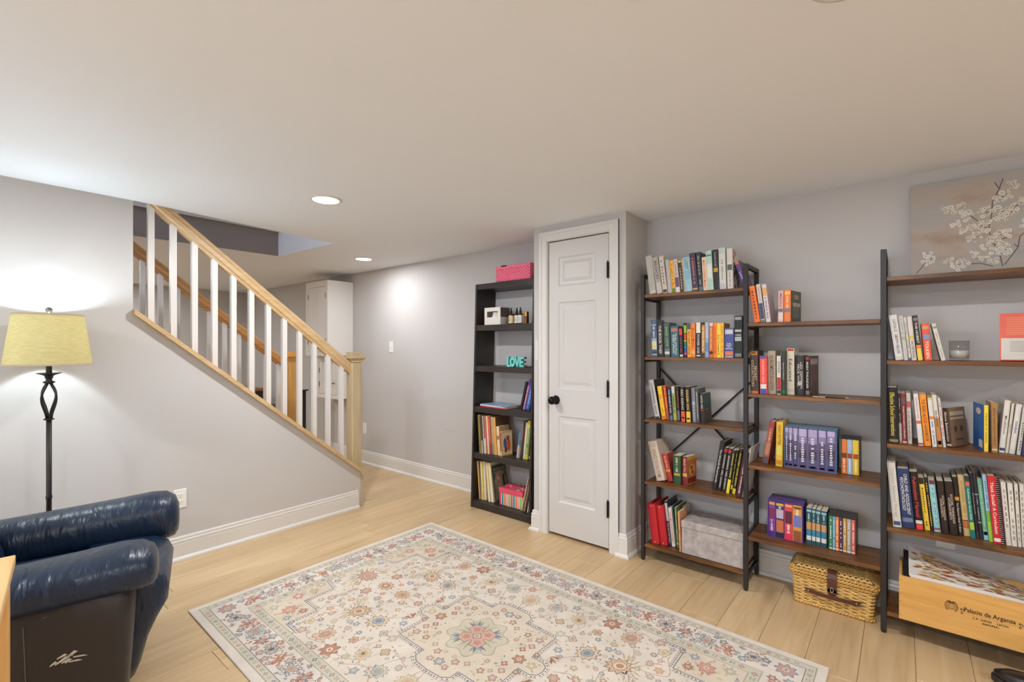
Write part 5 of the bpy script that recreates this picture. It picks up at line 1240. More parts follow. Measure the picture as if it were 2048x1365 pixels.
('B6','m',2.199,0.0117,0.1847,-12.2,2.845,0.16,'short white spiral notebook',(206,198,192),'',(120,110,100),(),None,'spiral')]

SHELF_TXT = {'S1a': 'top shelf by the door', 'S1b': 'second shelf by the door', 'S1c': 'third shelf by the door', 'S1d': 'fourth shelf by the door', 'S1e': 'lowest shelf by the door',
             'S2a': 'top shelf of the middle bay', 'S2b': 'second shelf of the middle bay', 'S2c': 'third shelf of the middle bay', 'S2d': 'lowest shelf of the middle bay',
             'S3b': 'shelf under the painting', 'S3c': 'second shelf under the painting', 'S3d': 'third shelf under the painting',
             'B4': 'fourth shelf of the black bookcase', 'B5': 'fifth shelf of the black bookcase', 'B6': 'lowest shelf of the black bookcase'}
SHELF_Z = {'S1a': 1.6355, 'S1b': 1.2535, 'S1c': .8715, 'S1d': .488, 'S1e': .1015, 'S2a': 1.4435, 'S2b': 1.0635, 'S2c': .6805, 'S2d': .2955, 'S3b': 1.2535, 'S3c': .8715, 'S3d': .488, 'B4': .824, 'B5': .4465, 'B6': .0575}
KIND = {'p': ('paperback_book', 'book'), 'h': ('hardcover_book', 'book'), 'r': ('ring_binder', 'binder'), 'm': ('magazine', 'magazine')}
m_print = vcol_mat('cover_print', rough=.48, bump=0, spec=.4)
m_pages = mat((226, 214, 192), rough=.85, name='page_edges', bump=.2, bscale=600)
m_ink = {}
def cover_m(rgb, hard): return mat(rgb, rough=.5 if hard else .42, name=None, spec=.4, var=.06, vscale=25)
MT_DOWN = lambda x, y, z: Matrix(((0, 0, -1, x), (0, -1, 0, y), (-1, 0, 0, z), (0, 0, 0, 1)))
MT_UP = lambda x, y, z: Matrix(((0, 0, -1, x), (-1, 0, 0, y), (0, 1, 0, z), (0, 0, 0, 1)))
rb_ = random.Random(21)
def book(shelf, kind, Y0, w, h, lean, X, D, desc, rgb, title, trgb, bands, side, art, zb=None, label=None, group=None):
    nm, cat = KIND[kind]; z = SHELF_Z[shelf] if zb is None else zb
    th = -math.radians(lean); lift = w * math.sin(th) if th > 0 else 0.0
    X1lim = 3.022 if shelf[0] == 'S' else 3.03
    D = min(D, X1lim - X - .004)
    t = thing(nm, label or '%s on the %s' % (desc, SHELF_TXT[shelf]), cat, (X, Y0, z + lift), (th, 0, 0), group or 'books on the ' + SHELF_TXT[shelf])
    w = max(w - .0006, .003)
    yaw = {'lines': -26, 'grain': -9, 'window': -9, 'swirl': -11, 'figures': -13}.get(art, 0)
    if yaw: t.rotation_euler = (th, 0, math.radians(yaw))
    tk = {'h': .0028, 'r': .0025, 'm': .0008, 'p': .0009}[kind]; tk = min(tk, w * .25)
    ov = .003 if kind in 'hr' else 0.0
    bl = min(.0018, .07 * w) if kind != 'm' else 0.0004
    prof = [(D, 0), (.001, 0), (-bl, -.25 * w), (-bl, -.75 * w), (.001, -w), (D, -w), (D, -w + tk), (tk + .001, -w + tk), (tk + .001, -tk), (D, -tk)]
    MB().prism(prof, 2, 0, h).build('cover', cover_m(rgb, kind in 'hr'), t)
    if kind == 'r':
        MB().box(.012, D - .012, -w * .8, -w * .2, ov + .004, h * .92).build('papers', m_pages, t)
        for zz in (.05, .95):
            MB().lathe([(.0045, 0), (.0045, .0012), (.002, .0016)], 10, M=Matrix.Translation((-bl, -w / 2, h * zz)) @ Matrix.Rotation(-PI / 2, 4, 'Y')).build('rivet', mat((190, 186, 180), rough=.3, metal=.8), t)
    else:
        MB().box(tk + .0012, D - ov - .0004, -w + tk + .0002, -tk - .0002, ov, h - ov - (.0003 if not ov else 0)).build('pages', m_pages, t)
    pr = MB()
    def strip(z0, z1, col, e=.00025):
        nonlocal pr
        P = [(.001 - e, -.03 * w), (-bl - e, -.25 * w), (-bl - e, -.75 * w), (.001 - e, -.97 * w)]
        for (xa, ya), (xb, yb) in zip(P, P[1:]): pr.quad([(xa, ya, z0), (xb, yb, z0), (xb, yb, z1), (xa, ya, z1)], 0, col)
    for (a, b, c) in bands:
        strip(a * h, b * h, c); pr.build('spine_band', m_print, t, fix=False); pr = MB()
    xs = -bl - .0006
    # free stretch of the spine for the lettering
    cuts = sorted([(0, .02)] + [(a, b) for a, b, c in bands if b - a < .45] + [(.97, 1)]); gaps = []; e0 = 0
    for a, b in cuts:
        if a > e0: gaps.append((e0, a))
        e0 = max(e0, b)
    g0, g1 = max(gaps, key=lambda g: g[1] - g[0]) if gaps else (.1, .9)
    gl = (g1 - g0) * h * .86; gc = (g0 + g1) / 2 * h
    if title and title[0] == '|':
        n = len(title) * 3; step = gl / n
        for i in range(n):
            if rb_.random() < .18: continue
            zc = gc - gl / 2 + step * (i + .5); hw = w * rb_.uniform(.10, .17); off = (w * .14 if i % 2 else 0) * 0
            pr.quad([(xs + .0002, -w / 2 - hw + off, zc - step * .36), (xs + .0002, -w / 2 + hw + off, zc - step * .36), (xs + .0002, -w / 2 + hw + off, zc + step * .3), (xs + .0002, -w / 2 - hw + off, zc + step * .3)], 0, trgb)
    elif title:
        ink = mat(trgb, rough=.5, spec=.3)
        if art == 'up': text(title, t, 'spine_title', MT_UP(xs, -w / 2, gc - h * .12 if 'WAY' in title else h * .54), w * .74, gl * .42, ink, bold=.01)
        else: text(title, t, 'spine_title', MT_DOWN(xs, -w / 2, gc), gl, w * (.62 if '\n' in title else .46), ink, stretch=1.5, bold=.008)
    if art == 'hex':
        pr.quad([(xs, -w * .5, h * .28), (xs, -w * .9, h * .35), (xs, -w * .9, h * .6), (xs, -w * .5, h * .68), (xs, -w * .1, h * .6), (xs, -w * .1, h * .35)], 0, (228, 224, 216))
    if art == 'moon' or art == 'disc':
        zc, r, col = (h * .27, w * .26, (226, 190, 70)) if art == 'moon' else (h * .30, w * .28, (214, 208, 196))
        pr.quad([(xs, -w / 2 + r * math.cos(k * PI / 8), zc + r * math.sin(k * PI / 8)) for k in range(16)], 0, col)
    if art == 'star':
        zc = h * .52; pr.quad([(xs, -w / 2 + (w * .22 if k % 2 else w * .08) * math.cos(k * PI / 5), zc + (w * .22 if k % 2 else w * .08) * math.sin(k * PI / 5)) for k in range(10)], 0, (216, 74, 50))
    if pr.f: pr.build('spine_print', m_print, t, fix=False)['kind'] = 'stuff'
    if side:
        ca = MB(); ys = -w - .0003
        def S(u0, u1, v0, v1, col, e=0): ca.quad([(u0 * D, ys - e, v0 * h), (u1 * D, ys - e, v0 * h), (u1 * D, ys - e, v1 * h), (u0 * D, ys - e, v1 * h)], 0, col)
        def Bl(u, v, r, col, e=.0001, sq=1.0, n=12): ca.quad([(u * D + r * math.cos(2 * PI * k / n), ys - e, v * h + r * sq * math.sin(2 * PI * k / n)) for k in range(n)], 0, col)
        S(.01, .995, .004, .996, side)
        if art == 'leaves':
            for i in range(26): Bl(rb_.uniform(.1, .9), rb_.uniform(.05, .95), .007, rb_.choice([(72, 80, 72), (140, 70, 60), (196, 110, 60), (90, 96, 90)]), .0001, 2.4, 8)
        elif art == 'dusk':
            S(.05, .95, .46, .86, (58, 92, 88), .0001); S(.05, .95, .05, .42, (74, 56, 50), .0001); S(.0, 1, .43, .45, (196, 70, 56), .0002)
            for i in range(7): S(.1 + .11 * i, .15 + .11 * i, .46, .6 + .05 * (i % 3), (34, 50, 50), .0002)
        elif art == 'swirl':
            S(.02, .98, .88, .99, (196, 150, 50), .0001); Bl(.5, .52, .034, (206, 150, 80), .0001); Bl(.46, .60, .013, (120, 64, 36), .0002); Bl(.54, .44, .013, (120, 64, 36), .0002); S(.06, .94, .06, .26, (120, 40, 36), .0001)
        elif art == 'window':
            S(.25, .75, .74, .88, (150, 140, 110), .0001); S(.12, .9, .5, .62, (166, 166, 160), .0001)
            for i in range(6): S(.2 + .11 * i, .23 + .11 * i, .12, .5, (140, 146, 136), .0001)
        elif art == 'grain':
            S(.1, .9, .78, .92, (170, 150, 146), .0001)
            for i in range(14): Bl(rb_.random() * .8 + .1, rb_.random() * .6 + .08, rb_.uniform(.006, .014), (110 + rb_.randint(-20, 20), 72, 64), .0001)
        elif art == 'lines':
            S(.08, .9, .80, .90, (206, 190, 160), .0001); S(.08, .9, .70, .75, (206, 190, 160), .0001); Bl(.33, .45, .014, (96, 72, 52), .0001); Bl(.68, .45, .014, (96, 72, 52), .0001); S(.3, .75, .16, .2, (90, 64, 46), .0001)
        elif art == 'figures':
            S(.08, .95, .06, .94, (206, 186, 150), .0001); S(.08, .95, .06, .14, (226, 206, 120), .00015)
            Bl(.34, .52, .016, (60, 90, 130), .0002, 2.6); Bl(.36, .78, .009, (200, 150, 120), .0003); Bl(.66, .42, .020, (206, 84, 44), .0002, 2.4); Bl(.60, .72, .015, (150, 50, 44), .0002, 1.6); Bl(.62, .82, .008, (206, 156, 124), .0003); Bl(.40, .25, .012, (90, 60, 50), .0002, 2.2)
        elif art == 'arch':
            S(.06, .94, .06, .62, (120, 112, 90), .0001); Bl(.5, .60, .36 * D, (150, 120, 96), .00015, 1.1, 20); S(.14, .86, .08, .60, (134, 122, 98), .0002); S(.66, .80, .1, .7, (40, 40, 36), .0003); Bl(.40, .62, .012, (206, 150, 120), .0004)
            for i in range(30): S(*(lambda u: (u, u + .08))(rb_.uniform(.16, .55)), *(lambda v: (v, v + .012))(rb_.uniform(.1, .5)), (170, 158, 128), .00035)
            text('RUSSIAN AND\nFLUTE SOLOS', t, 'cover_title', Matrix(((1, 0, 0, D * .5), (0, 0, -1, ys - .0006), (0, 1, 0, h * .84), (0, 0, 0, 1))), D * .8, h * .16, mat((176, 170, 146), rough=.6))
        ca.build('cover_art', m_print, t, fix=False)
    if art == 'spiral' or 'spiral binding' in desc:
        sp_ = MB(); n = int(h / .0085); yy = -w / 2 if art == 'spiral' else -w - .004
        for i in range(n):
            zz = h * (i + .5) / n; sp_.tube([(.004 * math.cos(a) - .001, yy + .0045 * math.sin(a), zz) for a in [k * PI / 4 for k in range(8)]], .0009, 4, cap=False)
        sp_.build('spiral_wire', mat((214, 208, 202), rough=.35, metal=.3), t)['kind'] = 'stuff'
    return t
for r_ in BOOKS: book(*r_)

# ================================================================== BOXED SETS
def slip(name_label, X, Y0, Y1, z, h, D, rgb, wall=.002, cat='slipcase'):
    t = thing('slipcase', name_label, cat, (X, Y0, z)); w = Y0 - Y1
    MB().box(0, D, -wall, 0, 0, h).build('side', mat(rgb, rough=.45), t); MB().box(0, D, -w, -w + wall, 0, h).build('side', mat(rgb, rough=.45), t)
    MB().box(0, D, -w + wall, -wall, h - wall, h).build('top', mat(rgb, rough=.45), t); MB().box(0, D, -w + wall, -wall, 0, wall).build('bottom', mat(rgb, rough=.45), t)
    MB().box(D - wall, D, -w + wall, -wall, wall, h - wall).build('back', mat(rgb, rough=.45), t)
    return t
ORD = ['first', 'second', 'third', 'fourth', 'fifth', 'sixth', 'seventh']
def boxed(label, X, ys, z, h, D, rgb, books_, shelf, what, wall=.002, case=True, hs=None):
    if case: t = slip(label, X, ys[0] + wall + .001, ys[-1] - wall - .001, z, h, D, rgb, wall)
    for i, (a, b) in enumerate(zip(ys, ys[1:])):
        col, title, tc, bands, art = books_[i]
        hb = (h - 2 * wall - .004) if case else hs[i]
        book(shelf, 'p', a - .0003, a - b - .0006, hb, 0.0, X + (.003 if case else 0), D - (.008 if case else 0), '', col, title, tc, bands, None, art, zb=z + (wall if case else 0), label='%s book from the left in %s' % (ORD[i], what), group='books in ' + what)
    return t if case else None
DUSK = [((.0, .12), (70, 76, 132)), ((.12, .30), (84, 82, 118)), ((.30, .52), (72, 66, 84)), ((.52, .70), (92, 84, 112)), ((.70, .86), (140, 130, 168)), ((.86, 1.), (176, 164, 200))]
def dusk(i):
    k = [.02, .0, -.03, -.05, -.06, -.03, .01][i]
    bands = [(max(0, a + (k if 0 < a < 1 else 0)), min(1, b + (k if b < 1 else 0)), tuple(int(v + 5 * ((i * 7 + int(a * 10)) % 3 - 1)) for v in c)) for (a, b), c in DUSK]
    bands += [(.035, .075, (206, 60, 64))]
    return ((110, 104, 140), '||||', (214, 206, 222), bands, '')
ys = [.4845 - .0005, .467, .447, .423, .381, .335, .298, .259]
s1 = boxed('large blue slipcase holding seven dusk coloured books on the middle bay', 2.86, ys, .6805, .214, .145, (112, 146, 178), [dusk(i) for i in range(7)], 'S2c', 'the large blue slipcase')
ys = [.238, .2145, .1920, .1660]
boxed('small black slipcase holding three books beside the large blue slipcase', 2.875, ys, .6805, .180, .108, (40, 38, 44), [((222, 126, 60), '|||||', (250, 226, 200), [(.46, .60, (110, 60, 40))], ''), ((158, 178, 206), '|||||', (226, 230, 238), [(.46, .60, (150, 70, 50))], ''), ((226, 190, 66), '|||||', (250, 236, 170), [(.46, .60, (170, 70, 40))], '')], 'S2c', 'the small black slipcase')
ys = [.5600, .5265, .4840, .4455, .4040]
boxed('purple and white slipcase holding four vivid books on the lowest middle shelf', 2.85, ys, .2955, .198, .135, (96, 66, 140), [
    ((126, 70, 150), '||||', (240, 220, 240), [(.90, .97, (220, 170, 70)), (.50, .80, (130, 50, 90)), (0, .14, (70, 50, 130))], ''), ((58, 56, 110), '||||', (240, 226, 220), [(.90, .97, (220, 170, 70)), (.55, .80, (190, 170, 190)), (.16, .5, (196, 110, 70)), (0, .14, (40, 36, 70))], ''),
    ((214, 76, 90), '||||', (250, 226, 220), [(.92, .97, (230, 180, 90)), (.45, .80, (96, 40, 56)), (0, .16, (226, 50, 80))], ''), ((206, 152, 70), '||||', (250, 236, 214), [(.90, .96, (120, 70, 40)), (.40, .72, (110, 120, 180)), (0, .3, (150, 84, 50))], '')], 'S2d', 'the purple slipcase', wall=.003)
ys = [.3880, .3625, .3450, .3230, .2960]
TEAL = ((46, 84, 96), '|||', (190, 210, 206), [(.42, .62, (206, 150, 96)), (.24, .42, (64, 130, 160)), (.12, .24, (222, 218, 210)), (.90, .96, (150, 190, 196))], '')
boxed('', 2.865, ys, .2955, .185, .12, (0, 0, 0), [TEAL] * 4, 'S2d', 'the teal paperback set beside the purple slipcase', case=False, hs=[.186, .185, .184, .183])
ys = [.2880, .2720, .2605, .2455, .2300, .2135, .1965, .1790]
SEV = [(60, 140, 96), (110, 160, 200), (220, 130, 66), (84, 54, 96), (190, 148, 70), (170, 166, 164), (206, 104, 98)]
boxed('thin dark slipcase holding seven slim colourful books on the lowest middle shelf', 2.853, ys, .2955, .176, .12, (62, 54, 50), [(c, '||||', (236, 230, 220), [(.03, .06, (240, 236, 226))], '') for c in SEV], 'S2d', 'the slipcase of slim books', wall=.0018)

# ================================================================== ODDMENTS ON THE SHELVES
# blue workbook turned so its back cover shows
bb = thing('paperback_book', 'blue paperback with yellow spine turned to show its back cover', 'book', (2.812, -.264, .8715), (0, 0, math.radians(8)), 'books on the second shelf under the painting')
MB().prism([(.15, 0), (0, 0), (0, -.013), (.15, -.013), (.15, -.012), (.0012, -.012), (.0012, -.001), (.15, -.001)], 2, 0, .198).build('cover', mat((40, 104, 178), rough=.4), bb)
MB().box(.0014, .149, -.0118, -.0012, 0, .1975).build('pages', m_pages, bb)
MB().quad([(-.0002, 0, .001), (-.0002, -.013, .001), (-.0002, -.013, .197), (-.0002, 0, .197)], col=(240, 206, 50)).build('spine_print', m_print, bb, fix=False)
text('THE BOOK OF SURVIVAL', bb, 'spine_title', MT_DOWN(-.0006, -.0065, .10), .15, .006, mat((60, 50, 20), rough=.5))
MB().quad([(.02, .0003, .012), (.07, .0003, .012), (.07, .0003, .045), (.02, .0003, .045)], col=(216, 208, 196)).build('bar_code_panel', m_print, bb, fix=False)
MB().quad([(.075 + .035 * math.cos(k * PI / 8), .0003, .165 + .014 * math.sin(k * PI / 8)) for k in range(16)], col=(226, 206, 196)).build('emblem', m_print, bb, fix=False)
l_ = MB()
for i in range(12): l_.quad([(.02, .0003, .075 + .006 * i), (.13 - .01 * (i % 3), .0003, .075 + .006 * i), (.13 - .01 * (i % 3), .0003, .0765 + .006 * i), (.02, .0003, .0765 + .006 * i)], col=(96, 150, 206))
l_.build('back_text', m_print, bb, fix=False)['kind'] = 'stuff'
# orange book leaning back at the picture edge
ob = thing('hardcover_book', 'orange and white book propped with its back cover facing out', 'book', (2.862, -.316, 1.2535), (math.radians(0), math.radians(14), math.radians(-4)), 'books on the shelf under the painting')
ob.rotation_euler = (0, math.radians(12), math.radians(-6))
MB().box(0, .003, -.15, 0, .004, .208).build('back_board', mat((226, 88, 60), rough=.45), ob); MB().box(.022, .025, -.15, 0, .004, .208).build('front_board', mat((226, 88, 60), rough=.45), ob)
MB().box(.0032, .0218, -.147, -.004, .008, .204).build('pages', m_pages, ob); MB().box(.003, .022, -.15, -.1475, .004, .208).build('spine', mat((226, 88, 60), rough=.45), ob)
w_ = MB(); w_.quad([(-.0003, -.004, .008), (-.0003, -.12, .008), (-.0003, -.12, .10), (-.0003, -.004, .10)], col=(214, 206, 196)); w_.build('white_panel', m_print, ob, fix=False)
w_ = MB()
for i in range(10): w_.quad([(-.0003, -.02, .115 + .008 * i), (-.0003, -.14, .115 + .008 * i), (-.0003, -.14, .118 + .008 * i), (-.0003, -.02, .118 + .008 * i)], col=(240, 150, 110))
for i in range(8): w_.quad([(-.0005, -.03, .042 + .006 * i), (-.0005, -.11, .042 + .006 * i), (-.0005, -.11, .044 + .006 * i), (-.0005, -.03, .044 + .006 * i)], col=(150, 146, 140))
w_.build('back_text', m_print, ob, fix=False)['kind'] = 'stuff'
# candle glass
def glass_mat():
    m = bpy.data.materials.new('clear_glass'); m.use_nodes = True; nt = m.node_tree; nt.nodes.remove(nt.nodes['Principled BSDF'])
    t = nt.nodes.new('ShaderNodeBsdfTransparent'); t.inputs[0].default_value = (.90, .90, .90, 1); g = nt.nodes.new('ShaderNodeBsdfGlossy'); g.inputs['Roughness'].default_value = .03
    x = nt.nodes.new('ShaderNodeMixShader'); x.inputs[0].default_value = .07
    nt.links.new(t.outputs[0], x.inputs[1]); nt.links.new(g.outputs[0], x.inputs[2]); nt.links.new(x.outputs[0], nt.nodes['Material Output'].inputs[0]); return m
cg = thing('candle_glass', 'clear glass tumbler half filled with white candle wax', 'candle', (2.84, -.189, 1.2535))
MB().lathe([(.001, 0), (.030, 0), (.032, .002), (.0345, .088), (.0335, .0885), (.0315, .012), (.001, .011)], 32, cap=False).build('glass', glass_mat(), cg, smooth=True)
MB().lathe([(.001, .0125), (.0305, .0125), (.0316, .044), (.029, .0455), (.001, .045)], 32, cap=False).build('wax', mat((232, 226, 212), rough=.5), cg, smooth=True)
MB().tube([(0, 0, .045), (.001, 0, .056)], .0012, 6).build('wick', mat((60, 54, 48), rough=.9), cg)
# beads and pencil on the second middle shelf
bd = thing('bead_string', 'small pale bead string lying before the dark red book', 'beads', (2.782, .345, 1.063))
rk = random.Random(9)
for i in range(14):
    MB().lathe([(.0005, -.003), (.0025, -.002), (.0032, 0), (.0025, .002), (.0005, .003)], 8, (.006 * math.sin(i * 1.1), -.0036 * i, .0034)).build('bead', mat((206, 190, 166), rough=.4), bd, smooth=True)
MB().tube([(.006 * math.sin(i * 1.1), -.0036 * i, .0034) for i in range(14)], .0006, 4).build('string', mat((150, 130, 110), rough=.8), bd)
pn = thing('pencil', 'dark pencil lying on the second shelf of the middle bay', 'pencil', (2.80, .315, 1.0665), (0, 0, math.radians(-92)))
MB().tube([(0, 0, 0), (.10, 0, 0)], .0034, 6).build('barrel', mat((58, 44, 38), rough=.5), pn)
MB().tube([(.10, 0, 0), (.112, 0, 0), (.116, 0, 0)], [.0034, .001, .0003], 6).build('tip', mat((206, 176, 130), rough=.7), pn)

# grey felt box
gb = thing('storage_box', 'light grey mottled fabric storage box on the lowest shelf by the door', 'storage box', (2.79, .838, .1015))
def felt():
    m = mat((176, 168, 164), rough=.95, name='grey_felt', var=.22, vscale=26, bump=.3, bscale=180, spec=.1); return m
m_felt = felt()
MB().bbox(0, .225, -.168, .168, 0, .150, b=.003).build('body', m_felt, gb)
MB().bbox(-.003, .228, -.1705, .1705, .150, .192, b=.004).build('lid', m_felt, gb)
MB().box(.06, .065, -.172, -.1706, .06, .10).build('side_tab', mat((150, 142, 138), rough=.9), gb)

# ================================================================== WICKER HAMPER
hp = thing('picnic_hamper', 'woven tan wicker hamper with brown leather strap under the middle bay', 'basket', (2.915, .272, 0))
m_wick = mat((226, 186, 112), rough=.5, name='wicker', var=.22, vscale=60); m_wick2 = mat((204, 160, 88), rough=.55, name='wicker_rim', var=.2, vscale=60)
m_strap = mat((86, 48, 32), rough=.4, name='brown_strap_leather', bump=.1, bscale=300); m_brass = mat((206, 196, 170), rough=.25, metal=.9, name='buckle_metal')
def rr_path(hx, hy, rc, n):
    """points round a rounded rectangle, evenly spaced, with outward normals"""
    segs = []; per = 4 * (hx + hy) - 8 * rc + 2 * PI * rc; out = []
    for i in range(n):
        s = per * i / n
        for cx, cy, a0, L_ in ((hx, hy, 0, 2 * (hy - rc)), (-hx, hy, PI / 2, 2 * (hx - rc)), (-hx, -hy, PI, 2 * (hy - rc)), (hx, -hy, 1.5 * PI, 2 * (hx - rc))):
            d = Vector((-math.sin(a0), math.cos(a0))); nrm = Vector((math.cos(a0), math.sin(a0)))
            if s < L_:
                start = Vector((nrm.x * hx, nrm.y * hy)) - d * (L_ / 2); p = start + d * s; out.append((p, nrm)); break
            s -= L_
            if s < PI / 2 * rc:
                a = a0 + s / rc; c = Vector((math.copysign(hx - rc, math.cos(a0 + PI / 4)), math.copysign(hy - rc, math.sin(a0 + PI / 4)))); nv = Vector((math.cos(a), math.sin(a))); out.append((c + nv * rc, nv)); break
            s -= PI / 2 * rc
    return out
wk = MB(); N_ = 116
for r in range(16):
    z = .012 + .0086 * r; g = .93 + .07 * r / 15
    pts = []
    for i, (p, n) in enumerate(rr_path(.092 * g, .172 * g, .02, N_)):
        off = .0030 * math.sin(PI * (i / 4 + r)); q = p + n * off; pts.append((q.x, q.y, z))
    pts.append(pts[0]); wk.tube(pts, .0040, 5, cap=False)
o = wk.build('wicker_weave', m_wick, hp, smooth=True); o['kind'] = 'stuff'
sk = MB()
for i, (p, n) in enumerate(rr_path(.092, .172, .02, N_)):
    if i % 4 == 1: sk.tube([(p.x * .93, p.y * .93, .004), (p.x, p.y, .150)], .0026, 5)
o = sk.build('stakes', m_wick2, hp); o['kind'] = 'stuff'
MB().bbox(-.08, .08, -.155, .155, .002, .146, b=.01).build('lining', mat((110, 78, 40), rough=.8), hp)
def rope(hx, hy, z, r, name, tw=9):
    for ph in (0, 1):
        mb = MB(); pts = []
        for i, (p, n) in enumerate(rr_path(hx, hy, .022, 180)):
            a = i / 180 * 2 * PI * tw * 4 + ph * PI; q = p + n * (r * .7 * math.cos(a)); pts.append((q.x, q.y, z + r * .7 * math.sin(a)))
        pts.append(pts[0]); mb.tube(pts, r * .8, 5, cap=False); mb.build(name, m_wick2, hp, smooth=True)
rope(.096, .177, .148, .006, 'upper_rim'); rope(.088, .165, .008, .006, 'foot_rim')
ld_ = MB()
for r in range(17):
    x = -.096 + .012 * r; pts = []
    for i in range(64):
        y = -.178 + .356 * i / 63; zz = .196 - .02 * max(0, abs(y) - .15) / .03 - .018 * max(0, abs(x) - .075) / .02 + .0030 * (1 if (i // 2 + r) % 2 else -1)
        pts.append((x, y, zz))
    ld_.tube(pts, .0052, 5)
o = ld_.build('lid_weave', m_wick, hp, smooth=True); o['kind'] = 'stuff'
MB().bbox(-.092, .092, -.172, .172, .158, .193, b=.012).build('lid_core', mat((120, 84, 44), rough=.8), hp)
rope(.101, .182, .164, .006, 'lid_rim'); rope(.100, .181, .178, .005, 'lid_rim')
MB().prism([(-.112, .105), (-.112, .170), (-.105, .192), (-.080, .206), (-.078, .2025), (-.102, .189), (-.1085, .168), (-.1085, .105)], 1, -.022, .018).build('strap', m_strap, hp)
MB().lathe([(.02, 0), (.02, .0035)], 20, M=Matrix.Translation((-.1085, -.002, .105)) @ Matrix.Rotation(-PI / 2, 4, 'Y')).build('strap_end', m_strap, hp)
MB().tube([(-.1145, -.002 + .006 * math.cos(a), .117 + .011 * math.sin(a)) for a in [k * PI / 8 for k in range(17)]], .0022, 6).build('clasp', m_brass, hp, smooth=True)
hb = MB(); hr = []
for i in range(25):
    u = i / 24; y = .115 - .235 * u; x = -.105 - .018 * math.sin(PI * u); hr.append((x, y))
for (xa, ya), (xb, yb) in zip(hr, hr[1:]):
    hb.quad([(xa, ya, .072), (xb, yb, .072), (xb, yb, .092), (xa, ya, .092)]); hb.quad([(xa + .003, ya, .072), (xb + .003, yb, .072), (xb + .003, yb, .092), (xa + .003, ya, .092)])
    hb.quad([(xa, ya, .092), (xb, yb, .092), (xb + .003, yb, .092), (xa + .003, ya, .092)]); hb.quad([(xa, ya, .072), (xb, yb, .072), (xb + .003, yb, .072), (xa + .003, ya, .072)])
hb.build('handle', m_strap, hp)
for y in (.112, .098, -.100, -.117):
    MB().lathe([(.004, 0), (.0035, .002), (.001, .003)], 10, M=Matrix.Translation((-.1068 - .003 * (abs(y) < .105), y, .082)) @ Matrix.Rotation(-PI / 2, 4, 'Y')).build('rivet', m_brass, hp)

# ================================================================== WINE CRATE
cr = thing('wooden_crate', 'pale pine wine crate with burnt lettering on the lowest right shelf', 'crate', (2.735, .014, .1015))
m_crate = wood('crate_pine', (200, 146, 72), (226, 178, 104), axis=1, scale=2.2, stretch=12, rough=.55, rnd=.05, knots=.3)
CW, CD, CHh = .50, .255, .192
for i in range(2):
    MB().bbox(0, .011, -CW, 0, .096 * i + .0004, .096 * (i + 1), b=.0008).build('front_board', m_crate, cr); MB().bbox(CD - .011, CD, -CW, 0, .096 * i + .0004, .096 * (i + 1), b=.0008).build('back_board', m_crate, cr)
for y in (-.011, -CW): MB().bbox(.0112, CD - .0112, y, y + .011, 0.0004, CHh, b=.0008).build('end_board', m_crate, cr)
MB().bbox(.0112, CD - .0112, -CW + .0112, -.0112, 0.0004, .009, b=.0008).build('bottom_board', m_crate, cr)
for y in (-.006, -CW + .006):
    for z in (.02, .08, .115, .175): MB().lathe([(.0022, 0), (.0018, .0006)], 8, M=Matrix.Translation((0, y, z)) @ Matrix.Rotation(-PI / 2, 4, 'Y')).build('nail', mat((120, 100, 76), rough=.4, metal=.6), cr)
m_burn = mat((58, 38, 26), rough=.7)
CM = lambda y, z: Matrix(((0, 0, -1, -.0006), (-1, 0, 0, y), (0, 1, 0, z), (0, 0, 0, 1)))
text('Palacio de Arganza', cr, 'burnt_lettering', CM(-.286, .112), .150, .023, m_burn, bold=.018, shear=.0)
text('C.P. 24500    LEON', cr, 'burnt_lettering', CM(-.288, .088), .104, .0085, m_burn, bold=.015); text('•ESPAÑA•', cr, 'burnt_lettering', CM(-.289, .075), .056, .0085, m_burn, bold=.03)
# crest and corkscrew flourishes
cs = MB(); cy, cz = -.172, .118
def burn(pts): cs.quad([(-.0006, cy + a, cz + b) for a, b in pts])
def ringb(a0, b0, r0, r1, n=18):
    for k in range(n):
        p, q = 2 * PI * k / n, 2 * PI * (k + 1) / n
        cs.quad([(-.0006, cy + a0 + r0 * math.cos(p), cz + b0 + r0 * math.sin(p) * 1.15), (-.0006, cy + a0 + r0 * math.cos(q), cz + b0 + r0 * math.sin(q) * 1.15), (-.0006, cy + a0 + r1 * math.cos(q), cz + b0 + r1 * math.sin(q) * 1.15), (-.0006, cy + a0 + r1 * math.cos(p), cz + b0 + r1 * math.sin(p) * 1.15)])
ringb(0, -.004, .0115, .0102); ringb(0, -.004, .0088, .0080)
for i in range(5): burn([(-.009 + .0045 * i, .012), (-.006 + .0045 * i, .012), (-.0075 + .0045 * i, .020)])
burn([(-.011, .009), (.011, .009), (.010, .0115), (-.010, .0115)])
for s_ in (-1, 1):
    for i in range(7):
        a = -1.0 + .42 * i; ringb(s_ * .018 * math.cos(a * .8) , -.004 + .018 * math.sin(a), .0036, .0022, 10)
for i in range(6):
    a = i * PI / 3; burn([(.0045 * math.cos(a), -.004 + .0045 * math.sin(a)), (.0045 * math.cos(a + .5), -.004 + .0045 * math.sin(a + .5)), (.002 * math.cos(a + .25), -.004 + .002 * math.sin(a + .25))])
cs.build('burnt_crest', m_burn, cr, fix=False)['kind'] = 'stuff'
